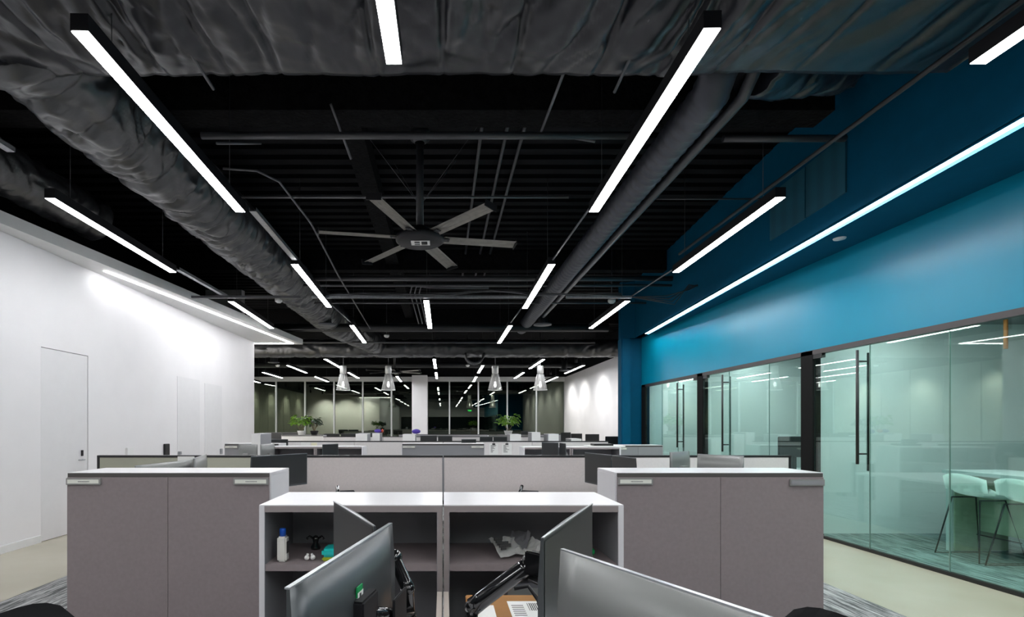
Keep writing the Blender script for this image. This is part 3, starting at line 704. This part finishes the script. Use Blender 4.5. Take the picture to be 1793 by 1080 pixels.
for i, (a, c) in enumerate(((-3.66,-1.83),(-1.83,0),(0,1.83),(1.83,3.4))):
    panel('pale panel of the second row, %s'%('leftmost','left of centre with no papers','right of centre carrying the clipped papers','rightmost behind the far bookcases')[i], a,c,10.6,'panel_fabric_pale',1.135)
for i, (a, c) in enumerate(((-3.66,-1.83),(-1.83,0),(0,1.83),(1.83,3.4))):
    panel('pale panel of the third row deep in the room, %s'%('leftmost','left of centre','right of centre','rightmost')[i], a,c,15.7,'panel_fabric_pale',1.12)
panel('far low panel in front of the left windows', -6.4,-4.2,20.8,'panel_fabric_pale',1.1)
panel('far low panel in front of the middle windows', -1.8,1.8,20.8,'grey_laminate',1.1)
panel('far low panel in front of the right windows', 2.2,5.6,20.8,'grey_laminate',1.1)
# pinned papers
def sheet(label, px0,py0,px1,py1,Y, m='paper', clip=True):
    x0,_,z1 = P(px0,py0,Y); x1,_,z0 = P(px1,py1,Y)
    t = thing('pinned_sheet', label, 'paper', ((x0+x1)/2,Y,z0)); hw = (x1-x0)/2; h = z1-z0
    bx('sheet', -hw,hw,0,.006,0,h,m,t)
    if clip:
        b = B(); box(b, -.03,.03,-.012,0,h-.02,h+.01); tube(b, [(-.02,-.008,h),(0,-.008,h+.035),(.02,-.008,h)], .004, 5); obj('clip', b, 'frame_dark', t)
        b = B()
        for k in range(9): zz = h*(.85-.08*k); box(b, -hw*.7,-hw*.7+hw*random.uniform(.4,1.3),-.002,0,zz,zz+.012)
        o = obj('drawing', b, 'silver_plate', t)
sheet('drawn sheet under a black clip, left of the two on the second row', 857,777,872,796,10.56)
sheet('blank sheet under a black clip, right of the two on the second row', 879,777,896,796,10.56)
sheet('white note on the left end of the second panel row', 527,774,543,782,10.56,'paper',False)
sheet('cream note on the left end of the second panel row', 545,775,555,782,10.56,'paper_yellow',False)
sheet('white notice pinned to the olive panel above the left cabinet', 311,799,340,818,5.51,'paper',False)

# ------------------------------------------------------------ desks
def desk(label, x0,x1,y0,y1, z=.735):
    t = thing('office_desk', label, 'desk', ((x0+x1)/2,(y0+y1)/2,0)); hx, hy = (x1-x0)/2,(y1-y0)/2
    bx('desktop', -hx,hx,-hy,hy,z-.03,z,'white_laminate',t,.003)
    for sx in (-1,1):
        for sy in (-1,1): bx('leg', sx*(hx-.05)-.025,sx*(hx-.05)+.025,sy*(hy-.05)-.025,sy*(hy-.05)+.025,.008,z-.03,'grey_pipe',t)
desk('white desk at near left under the large dark monitor', -.90,-.03,.35,1.74)
desk('white desk at near right under the cardboard box', .03,.90,.35,1.74)
desk('white desk behind the near left cabinet', -2.62,-1.9,4.15,5.45); desk('white desk left of centre before the beige panels', -1.85,-.03,4.15,5.45)
desk('white desk right of centre before the beige panels', .03,1.80,4.15,5.45); desk('white desk behind the near right cabinet', 1.85,2.64,4.15,5.45)
desk('white desk beyond the near panels, left side', -3.5,-1.9,6.4,7.85); desk('white desk beyond the near panels, left of centre', -1.8,-.1,6.4,7.85)
desk('white desk beyond the near panels, right of centre', .1,1.8,6.4,7.85); desk('white desk beyond the near panels, right side', 1.9,3.5,6.4,7.85)
for i, (nm, m_) in enumerate((('left','divider_beige'),('right','divider_beige'))):
    x = -.025 if i == 0 else .002
    t = thing('desk_divider', 'narrow beige board between the near desks, %s of the two'%nm, 'divider', (x,1.1,0))
    bx('board', 0,.020,-.9,1.0,.70,.772,m_,t); bx('foot', 0,.020,-.7,-.6,.008,.70,'grey_pipe',t); bx('foot', 0,.020,.6,.7,.008,.70,'grey_pipe',t)

# ------------------------------------------------------------ monitors
def monitor(label, ax, ay, bx_, by, ztop, h, back=True, m='monitor_back', stand=True, th=.028, curve=0.0, group='computer monitors', deskz=.735):
    """slab from (ax,ay) to (bx,by); back=True means the camera looks at its back"""
    cx, cy = (ax+bx_)/2, (ay+by)/2; W = math.hypot(bx_-ax, by-ay); rz = math.atan2(by-ay, bx_-ax)
    n = Vector((math.sin(rz), -math.cos(rz)))      # local -Y direction in the world
    flip = (n.x*(-cx)+n.y*(-cy)) < 0               # does local -Y look away from the viewer?
    if flip: rz += PI
    t = thing('computer_monitor', label, 'monitor', (cx,cy,deskz), rz, group)
    z0, z1 = ztop-h-deskz, ztop-deskz; s = 1 if back else -1
    b = B(); N = 10; fr, bk = [], []               # housing, gently bulged on its back
    for i in range(N+1):
        x = -W/2+W*i/N; u = x/(W/2); yb = -th*(1-.55*u*u)*s+curve*(u*u)*.05; yf = curve*(u*u)*.05
        fr.append((x,yf)); bk.append((x,yb))
    vv = [[b.verts.new((x,y,z)) for z in (z0,z0+h*.3,z0+h*.7,z1)] for x,y in bk]
    for r_ in vv:
        r_[0].co.y = r_[0].co.y*.6; r_[3].co.y = r_[3].co.y*.45
    ww = [[b.verts.new((x,y,z)) for z in (z0,z1)] for x,y in fr]
    for i in range(N):
        for j in range(3): f = b.faces.new((vv[i][j],vv[i+1][j],vv[i+1][j+1],vv[i][j+1])); f.smooth = True
        b.faces.new((ww[i][0],ww[i][1],ww[i+1][1],ww[i+1][0]))
        b.faces.new((vv[i][0],vv[i+1][0],ww[i+1][0],ww[i][0])); b.faces.new((vv[i][3],vv[i+1][3],ww[i+1][1],ww[i][1]))
    b.faces.new((vv[0][0],vv[0][1],vv[0][2],vv[0][3],ww[0][1],ww[0][0])); b.faces.new((vv[-1][0],vv[-1][1],vv[-1][2],vv[-1][3],ww[-1][1],ww[-1][0]))
    obj('housing', b, m, t)
    b = B()
    for i in range(N):
        x0,y0 = fr[i]; x1,y1 = fr[i+1]
        if i == 0: x0 += .008
        if i == N-1: x1 -= .008
        q = [b.verts.new(v) for v in ((x0,y0+.0015*s,z0+.016),(x1,y1+.0015*s,z0+.016),(x1,y1+.0015*s,z1-.008),(x0,y0+.0015*s,z1-.008))]; b.faces.new(q)
    obj('screen', b, 'screen_off', t)
    b = B(); box(b, -W/2,W/2, -.006 if back else -.002, .003, z1-.0005, z1+.0025); 
    if curve == 0: obj('edge_trim', b, 'monitor_edge', t)
    else: b.free()
    if stand:
        bx('stand_column', -.025,.025,-.06*s-.015,-.06*s+.015,.008,z0+h*.5,'silver_plate',t,.004)
        bx('mount', -.05,.05,min(-.02*s,-.06*s),max(-.02*s,-.06*s),z0+h*.42,z0+h*.58,'silver_plate',t)
        bx('stand_base', -.11,.11,-.06*s-.08,-.06*s+.08,0,.008,'silver_plate',t,.003)
    return t
m1 = monitor('large dark monitor seen from behind, nearest left, with green sticker', -.238,.78,-.134,1.30,1.202,.34,True,'monitor_back_dark',False)
m2 = monitor('dark-screened monitor behind the green-sticker one, near left', -.36,1.69,-.172,1.275,1.20,.34,False,'monitor_back_dark',False)
m3 = monitor('tall dark-screened monitor at near right, behind the widest grey one', .222,1.14,.476,1.64,1.20,.34,False,'monitor_back_dark',False)
m4 = monitor('widest grey monitor seen from behind, nearest right', .241,1.037,.485,.54,1.20,.34,True,'monitor_back',False)
# sticker on the first monitor: local x runs towards the far end
def on_back(par, px, py, w_, h_, m_, nm, th=.031):
    # local coordinates of the sight line through (px,py) on the monitor's back
    mw = Matrix.Translation(par.location) @ Matrix.Rotation(par.rotation_euler.z,4,'Z'); inv = mw.inverted()
    o = inv @ Vector((0,0,EYE)); q = inv @ Vector(P(px,py,1.0)); d = q-o; k = (-th-o.y)/d.y; h = o+d*k
    ex = th-.031; W2 = .266; th = .0285*(1-.55*(h.x/W2)**2)*.93+ex+.001
    return bx(nm, h.x-w_/2,h.x+w_/2,-th-.0006,-th+.0022,h.z-h_/2,h.z+h_/2,m_,par)
on_back(m1, 633, 1034, .030, .020, 'green_sticker', 'sticker'); on_back(m1, 634, 1042, .030, .016, 'paper', 'sticker_label', .0315)
on_back(m1, 634, 1042, .008, .009, 'ink', 'sticker_mark', .0322)
# arms
def arm(label, segs, plate=None):
    t = thing('monitor_arm', label, 'bracket', segs[0][0])
    o = Vector(segs[0][0])
    for i, (p, q, r1, r2) in enumerate(segs):
        b = B(); P0, P1 = Vector(p)-o, Vector(q)-o; d = (P1-P0)
        tube(b, [P0, P0+d*.15, P0+d*.85, P1], r1, 12, True, r2); obj('arm_segment', b, 'gloss_black', t)
        b = B(); bmesh.ops.create_icosphere(b, subdivisions=2, radius=max(r1,r2)*1.18, matrix=Matrix.Translation(P1)); ss(obj('joint', b, 'gloss_black', t))
    b = B(); bmesh.ops.create_cone(b, cap_ends=True, segments=18, radius1=.045, radius2=.04, depth=.02, matrix=Matrix.Translation((0,0,.01))); obj('clamp', b, 'gloss_black', t)
    return t
def Q(px,py,Y): return P(px,py,Y)
b1 = Q(716,1080,1.40); b1 = (b1[0], b1[1], .735)
a1 = arm('glossy black articulated monitor arm at near left', [(b1, Q(716,1078,1.40), .018,.018), (Q(716,1078,1.40), Q(714,1030,1.38), .017,.017), (Q(714,1030,1.38), Q(690,976,1.42), .020,.016), (Q(690,976,1.42), Q(672,1000,1.36), .010,.010)])
b2 = Q(826,1080,1.45); b2 = (b2[0], b2[1], .735)
a2 = arm('glossy black articulated monitor arm at near right', [(b2, Q(826,1062,1.45), .018,.018), (Q(828,1062,1.45), Q(932,984,1.42), .026,.022), (Q(932,984,1.42), Q(962,970,1.40), .016,.014)])
o = Vector(a2.location)
for (pa, pb) in ((Q(926,994,1.40), Q(956,978,1.36)),):
    b = B(); v0, v1 = Vector(pa)-o, Vector(pb)-o
    d = v1-v0; rz = math.atan2(d.y,d.x); mx = Matrix.Translation((v0+v1)/2) @ Matrix.Rotation(rz,4,'Z')
    box(b, -.035,.03,-.012,.012,-.035,.03, mx); obj('mount_plate', b, 'gloss_black', a2, .004)
b = B(); lo_ = Vector(a1.location); mp_ = Vector(Q(640,1066,1.02))-lo_
mx = Matrix.Translation(mp_) @ Matrix.Rotation(m1.rotation_euler.z,4,'Z'); box(b, -.045,.045,-.012,.012,-.075,.028, mx); obj('mount_plate', b, 'fixture_black', a1, .004)
b = B(); mx = Matrix.Translation(Vector(Q(700,1064,1.2))-lo_) @ Matrix.Rotation(m1.rotation_euler.z,4,'Z'); box(b, -.05,.05,-.003,.003,-.05,.035, mx); obj('bracket_plate', b, 'fixture_black', a1, .002)
b = B(); tube(b, [Vector(q)-lo_ for q in (Q(648,1074,1.05), Q(680,1076,1.2), Q(716,1070,1.38))], .016, 10); obj('arm_segment', b, 'gloss_black', a1)
b = B(); tube(b, [Q(900,1030,1.5),Q(925,1026,1.5),Q(942,1050,1.45),Q(950,1075,1.42),Q(955,1100,1.4)], .006, 6); tube(b, [Q(925,1015,1.5),Q(945,1024,1.48),Q(958,1040,1.45)], .003, 6)
tag(obj('cable', b, 'fixture_black'), 'black cable looping under the near right monitor arm', 'cable')
# mid and far monitors
for a in (('wide grey monitor back just above the near left cabinet', -2.52,4.2,-2.43,5.0,1.12,.33,True,'monitor_back'),
          ('narrow angled grey monitor back above the near left cabinet', -2.19,4.5,-2.39,5.18,1.16,.33,True,'monitor_back'),
          ('dark monitor screen between the left cabinet and the beige panels', -1.70,4.55,-1.35,5.1,1.175,.305,False,'monitor_back_dark'),
          ('dark monitor screen against the right end of the beige panels', 1.455,5.28,1.565,4.80,1.173,.305,False,'monitor_back_dark'),
          ('dark monitor screen just left of the near right cabinet', 1.567,4.78,1.636,4.37,1.173,.305,False,'monitor_back_dark'),
          ('narrow grey monitor back above the near right cabinet', 2.11,4.79,2.39,5.0,1.2,.31,True,'monitor_back'),
          ('wide grey monitor back above the near right cabinet', 2.23,4.5,2.44,4.17,1.2,.31,True,'monitor_back'),
          ('grey monitor back in mid room left, left of a pair', -3.02,7.6,-2.69,7.45,1.175,.31,True,'monitor_back'),
          ('grey monitor back in mid room left, right of a pair', -2.60,7.3,-2.55,7.75,1.18,.31,True,'monitor_back'),
          ('small dark monitor before the mid left bookcase', -1.76,7.5,-1.58,7.74,1.175,.31,False,'monitor_back_dark'),
          ('dark monitor before the mid right bookcase, larger of a pair', 1.48,7.72,1.68,7.5,1.2,.31,False,'monitor_back_dark'),
          ('dark monitor before the mid right bookcase, slim edge-on one', 1.69,7.48,1.70,7.15,1.2,.31,False,'monitor_back_dark')):
    monitor(a[0], a[1],a[2],a[3],a[4],a[5],a[6],a[7],a[8])
fd = [(465,493,757,20,'leftmost of the pair by the left plant'),(495,524,757,20,'right one of the pair by the left plant'),
      (567,594,759,17.7,'left one of the pair before the olive windows'),(597,623,759,17.7,'right one of the pair before the olive windows'),
      (458,503,769,10.2,'beside the white wall corner'),(736,765,762.5,14.5,'left of the small centre pair'),(767,792,763,14.5,'right of the small centre pair'),
      (808,834,769,10.2,'small dark one on the centre of the second row'),(840,863,764.5,14,'left of the low pair at right of centre'),(864,892,764.5,14,'right of the low pair at right of centre'),
      (1060,1092,764,13.6,'beside the blue column'),(912,930,755,20,'before the right windows'),(982,1000,757,19,'in front of the right window corner'),
      (630,655,757.5,20,'before the fourth window'),(1000,1020,759,18,'left of the blue column, small'),(1025,1050,760,18,'left of the blue column, larger')]
for px0, px1, py, Y, lab in fd:
    x0,_,z = P(px0,py,Y); x1,_,_ = P(px1,py,Y); yy = Y
    monitor('far dark monitor, '+lab, x0,yy,x1,yy+.05,z,.32,False,'monitor_back_dark', deskz=.735)
# desks that carry the far monitors
for i, (x0,x1,y0,y1,lab) in enumerate(((-3.7,-.1,13.9,15.2,'left of centre beyond the second panel row'),(.1,3.4,13.9,15.2,'right of centre beyond the second panel row'),(-3.7,-2.9,9.95,10.5,'beside the white corner cabinet'),
        (-.1,1.5,9.95,10.5,'behind the grey centre cabinet'),(-7.5,-.3,17.6,20.4,'far left beyond the third panel row'),(.3,5.8,17.6,20.4,'far right beyond the third panel row'),(3.6,5.2,13.2,14.6,'by the blue column'))):
    desk('white bench desk '+lab, x0,x1,y0,y1)
# small white towers and boxes
for i, (a, c, py, Y, lab) in enumerate(((623,643,760,12.2,'left of centre, leftmost'),(652,665,759,13.0,'left of centre, narrow one'),(705,727,761,12.2,'just left of the white column'),
        (893,912,761,12.2,'beneath the right plant'),(931,946,757.5,12.6,'right of centre, tallest'),(960,978,760.5,12.4,'right of centre, rightmost'),(441,456,760,8.75,'at the white wall corner'),(1000,1018,769,12.4,'low, left of the blue column'))):
    x0,_,z = P(a,py,Y); x1,_,_ = P(c,py,Y)
    t = thing('storage_tower', 'small white storage tower '+lab, 'cabinet', ((x0+x1)/2,Y,0), 0, 'white storage towers'); hw = (x1-x0)/2
    bx('body', -hw,hw,0,.55,.02,z,'grey_laminate',t); bx('front', -hw,hw,-.018,0,.02,z,'box_white',t); bx('top', -hw,hw,-.018,.55,z,z+.012,'white_laminate',t)
# plants
def plant(label, x, y, z, h, rad, nleaf, m, seed, pot=True):
    rnd = random.Random(seed); t = thing('potted_plant', label, 'plant', (x,y,z))
    b = B(); lathe(b, [(0,0),(.10,0),(.14,.14),(.145,.15),(.13,.15),(.12,.12),(0,.12)], n=18); obj('pot', b, 'pot_white' if pot else 'frame_dark', t)
    b = B(); leaves = B(); c0 = 0
    for k in range(7):
        a = rnd.uniform(0,2*PI); top = Vector((rad*.5*math.cos(a), rad*.5*math.sin(a), h*rnd.uniform(.6,.9)))
        tube(b, [(0,0,.1),(top.x*.3,top.y*.3,top.z*.5),top], .008, 5)
    obj('stems', b, 'stem', t)
    for k in range(nleaf):
        a = rnd.uniform(0,2*PI); el = rnd.uniform(-.5,1.1); rr = rad*rnd.uniform(.35,1); zc = .12+h*.55+rr*math.sin(el)*h*.42/rad
        p = Vector((rr*math.cos(a)*math.cos(el*.6), rr*math.sin(a)*math.cos(el*.6), zc)); L = rnd.uniform(.09,.15); W = L*.36
        mx = Matrix.Translation(p) @ Matrix.Rotation(a+rnd.uniform(-.5,.5),4,'Z') @ Matrix.Rotation(rnd.uniform(-.6,.7),4,'Y')
        pts = [(0,0,0),(L*.35,W,.015),(L*.75,W*.95,.0),(L*1.1,0,-.03),(L*.75,-W*.95,0),(L*.35,-W,.015)]
        mid = leaves.verts.new(mx @ Vector((L*.5,0,-.012))); vs2 = [leaves.verts.new(mx @ Vector(q)) for q in pts]
        for i in range(6): leaves.faces.new((mid, vs2[i], vs2[(i+1)%6]))
    o = obj('foliage', leaves, m, t); o['kind'] = 'stuff'; return t
Yq = 17.2; zq = 1.13
cabinet('far low white cabinet carrying the left plants', -5.35,-3.95,Yq-.2, zt=zq, face='box_white', plates='')
cabinet('far low white cabinet carrying the right plant', 1.5,2.9,Yq-.2, zt=zq, face='box_white', plates='')
plant('bright green leafy plant in white pot before the left windows', (528-VX)/F*Yq,Yq,zq,.56,.36,150,'leaf_green',3)
plant('dark leafy plant beside the bright one before the left windows', (549-VX)/F*Yq,Yq+.1,zq,.54,.24,80,'leaf_dark',5,False)
plant('bright green leafy plant before the right windows', (890-VX)/F*Yq,Yq,zq,.60,.37,150,'leaf_green',9)
# small colourful things far off
for i, (px,py,Y,w_,h_,m_,lab) in enumerate((((728,757,12.4,.22,.06,'purple','purple soft toy heap on a tower left of the column')),(660,757,13.2,.20,.05,'purple','purple bag on the narrow white tower'),(668,754,13.2,.06,.05,'red_plastic','red cup on the narrow white tower'))):
    x,_,z = P(px,py,Y); b = B(); bmesh.ops.create_icosphere(b, subdivisions=2, radius=1, matrix=Matrix.Translation((x,Y+.2,(1.247 if Y<13 else 1.262)+h_)) @ Matrix.Diagonal((w_/2,.1,h_,1)))
    tag(ss(obj('soft_item', b, m_)), lab, 'item')
def phone(label, x, y, rz):
    t = thing('desk_phone', label, 'phone', (x,y,.735), rz)
    b = B(); vs_ = box(b, -.09,.09,-.08,.08,0,.03); vs_[6].co.z = vs_[7].co.z = .11; obj('base', b, 'frame_dark', t, .006)
    b = B(); tube(b, [(-.07,-.05,.075),(-.07,0,.10),(-.07,.07,.145)], .018, 8); obj('handset', b, 'gloss_black', t)
phone('black desk phone peeking over the near bookcase, left of centre', -.90,4.75,.3); phone('black desk phone peeking over the near bookcase, right of centre', .78,4.75,-.4)

# ------------------------------------------------------------ things on the near shelves
sz = .868
t = thing('lotion_bottle', 'white lotion bottle with blue cap on the near left shelf', 'bottle', (-.688,2.20,sz+.001))
bx('body', -.020,.020,-.015,.030,0,.108,'bottle_white',t,.007); b = B(); lathe(b, [(0,.107),(.013,.107),(.0135,.138),(.012,.141),(0,.141)], 0,.005,0,n=18); obj('cap', b, 'blue_plastic', t)
bx('label', .0195,.0208,-.008,.024,.035,.085,'ink',t)
t = thing('earbud', 'white earbud lying on the near left shelf, left one', 'earphone', (-.589,2.22,sz+.001))
b = B(); bmesh.ops.create_icosphere(b, subdivisions=2, radius=.011, matrix=Matrix.Translation((0,0,.011))); ss(obj('bud', b, 'box_white', t)); b = B(); tube(b, [(0,0,.014),(.004,.004,.028)], .005, 8); obj('stem', b, 'box_white', t)
t2 = copytree(t); t2.location = (-.564,2.225,sz+.001); t2.rotation_euler = (0,0,2.4); t2['label'] = 'white earbud lying on the near left shelf, right one'
t = thing('lunch_box', 'turquoise plastic box with yellow-green base on the near left shelf', 'box', (-.475,2.25,sz+.001))
bx('base', -.045,.065,-.05,.05,0,.016,'yellow_green',t,.005); bx('lid', -.047,.067,-.052,.052,.016,.052,'teal_plastic',t,.010)
t = thing('toy_figure', 'small dark figurine at the back of the near left shelf', 'figurine', (-.60,2.42,sz+.001))
b = B(); lathe(b, [(0,0),(.022,0),(.024,.01),(.012,.03),(.016,.05),(.010,.062),(0,.066)], n=12); obj('body', b, 'gloss_black', t)
b = B()
for s in (-1,1): tube(b, [(0,0,.045),(s*.028,0,.06),(s*.04,-.01,.05)], .006, 6)
obj('arms', b, 'gloss_black', t)
def crumple(label, x, y, z, w_, h_, rz, tilt, seed, m_='paper', text=True):
    rnd = random.Random(seed); t = thing('crumpled_paper', label, 'paper', (x,y,z), rz, 'crumpled papers on the near right shelf'); b = B(); n = 7; g = []
    for i in range(n+1):
        row = []
        for j in range(n+1):
            u, v = i/n-.5, j/n-.5
            zz = .012+.035*abs(noise.noise(Vector((u*4+seed,v*4,seed))))+tilt*(v+.5)
            row.append(b.verts.new((u*w_, v*h_, zz)))
        g.append(row)
    for i in range(n):
        for j in range(n): b.faces.new((g[i][j],g[i+1][j],g[i+1][j+1],g[i][j+1]))
    bmesh.ops.solidify(b, geom=b.faces[:], thickness=.0015); obj('sheet', b, m_, t)
    if text:
        b = B()
        for k in range(5): box(b, -w_*.4,-w_*.4+w_*rnd.uniform(.15,.5), -h_*.35+k*h_*.13, -h_*.35+k*h_*.13+.006, .03+tilt*(k*.13+.15), .032+tilt*(k*.13+.15)+.012)
        obj('print', b, 'ink', t)
crumple('crumpled printed leaflet on the near right shelf, left piece', .285,2.30,sz,.13,.12,.4,.055,1)
crumple('crumpled grey carton piece on the near right shelf, middle piece', .345,2.34,sz,.09,.08,-.5,.08,2,'grey_laminate',False)
crumple('crumpled white carton piece on the near right shelf, right piece', .40,2.30,sz,.10,.08,-.9,.05,3,'paper',False)
t = thing('cardboard_box', 'brown cardboard box with shipping labels at near right', 'box', (.24,1.72,.736))
bx('carton', -.16,.16,-.11,.13,0,.105,'cardboard',t,.003); bx('shipping_label', -.02,.13,-.09,.06,.1052,.1062,'paper',t); bx('shipping_label', -.15,-.07,-.09,.02,.1052,.1062,'paper',t)
b = B()
for k in range(12): box(b, .045+k*.0065,.045+k*.0065+random.choice((.002,.0035)),-.03,.04,.1063,.1067)
for k in range(6): box(b, -.01,.03,-.075+k*.018,-.070+k*.018,.1063,.1067)
obj('barcode', b, 'ink', t)
t = thing('grey_pouch', 'grey folded pouch in the lower compartment of the near right bookcase', 'bag', (.42,2.30,.429))
bx('body', -.14,.14,-.08,.10,0,.33,'grey_bag',t,.03); bx('flap', -.14,.14,-.085,-.078,.16,.32,'monitor_back',t,.002)
tag(bx('green_pack', .62,.68,2.30,2.36,sz+.001,sz+.03,'green_sticker',None,.006),'small green pack at the right end of the near right shelf','box')
# items on cabinet tops
t = thing('notebook_stand', 'low tray of papers on the far end of the mid right bookcase', 'tray', (2.55,8.1,1.116)); bx('tray', -.3,.28,-.12,.15,0,.02,'paper',t); bx('folder', -.2,.1,-.1,.1,.02,.05,'frame_dark',t)
tag(bx('small_box', -3.3,-3.22,9.5,9.6,1.1205,1.16,'frame_dark',None,.004),'tiny black box on top of the mid left grey cabinet','box')

# ------------------------------------------------------------ chairs
def chair(label, x, y, rz, ztop=.95):
    t = thing('office_chair', label, 'chair', (x,y,.008), rz, 'black office chairs')
    b = B(); rows = []
    for i in range(11):
        u = i/10; z = .50+(ztop-.508)*u; wd = .235*(1-.10*abs(u-.5)*2) if u < .9 else .235*.9*(1-(u-.9)*2.2); row = []
        for j in range(11):
            v = j/10*2-1; row.append(b.verts.new((v*wd, .23+.05*u-.06*(1-v*v)*-.3, z-(.03*v**4 if u > .8 else 0))))
        rows.append(row)
    for i in range(10):
        for j in range(10): f = b.faces.new((rows[i][j],rows[i][j+1],rows[i+1][j+1],rows[i+1][j])); f.smooth = True
    bmesh.ops.solidify(b, geom=b.faces[:], thickness=.035); obj('backrest', b, 'chair_mesh', t, .006)
    bx('seat', -.24,.24,-.26,.22,.42,.49,'chair_mesh',t,.03)
    bx('back_bracket', -.03,.03,.20,.30,.40,.62,'fixture_black',t)
    b = B(); tube(b, [(0,0,.42),(0,0,.10)], .028, 10); obj('gas_column', b, 'fixture_black', t)
    for k in range(5):
        a = k*2*PI/5; b = B(); tube(b, [(0,0,.12),(.28*math.cos(a),.28*math.sin(a),.07)], .02, 8, True, .014); lg = obj('leg', b, 'fixture_black', t)
        b = B(); tube(b, [(.28*math.cos(a)-.02*math.sin(a),.28*math.sin(a)+.02*math.cos(a),.03),(.28*math.cos(a)+.02*math.sin(a),.28*math.sin(a)-.02*math.cos(a),.03)], .03, 12); obj('caster', b, 'fixture_black', lg)
    for s in (-1,1):
        b = B(); tube(b, [(s*.22,0,.44),(s*.29,0,.5),(s*.29,0,.66),(s*.28,-.1,.67),(s*.28,.1,.67)], .014, 6); obj('armrest', b, 'fixture_black', t)
chair('black office chair whose back shows at the bottom left corner', -.70,1.09,PI/2-.12,1.03)
chair('black office chair whose back shows at the bottom right', .62,1.09,-PI/2+.12,1.02)
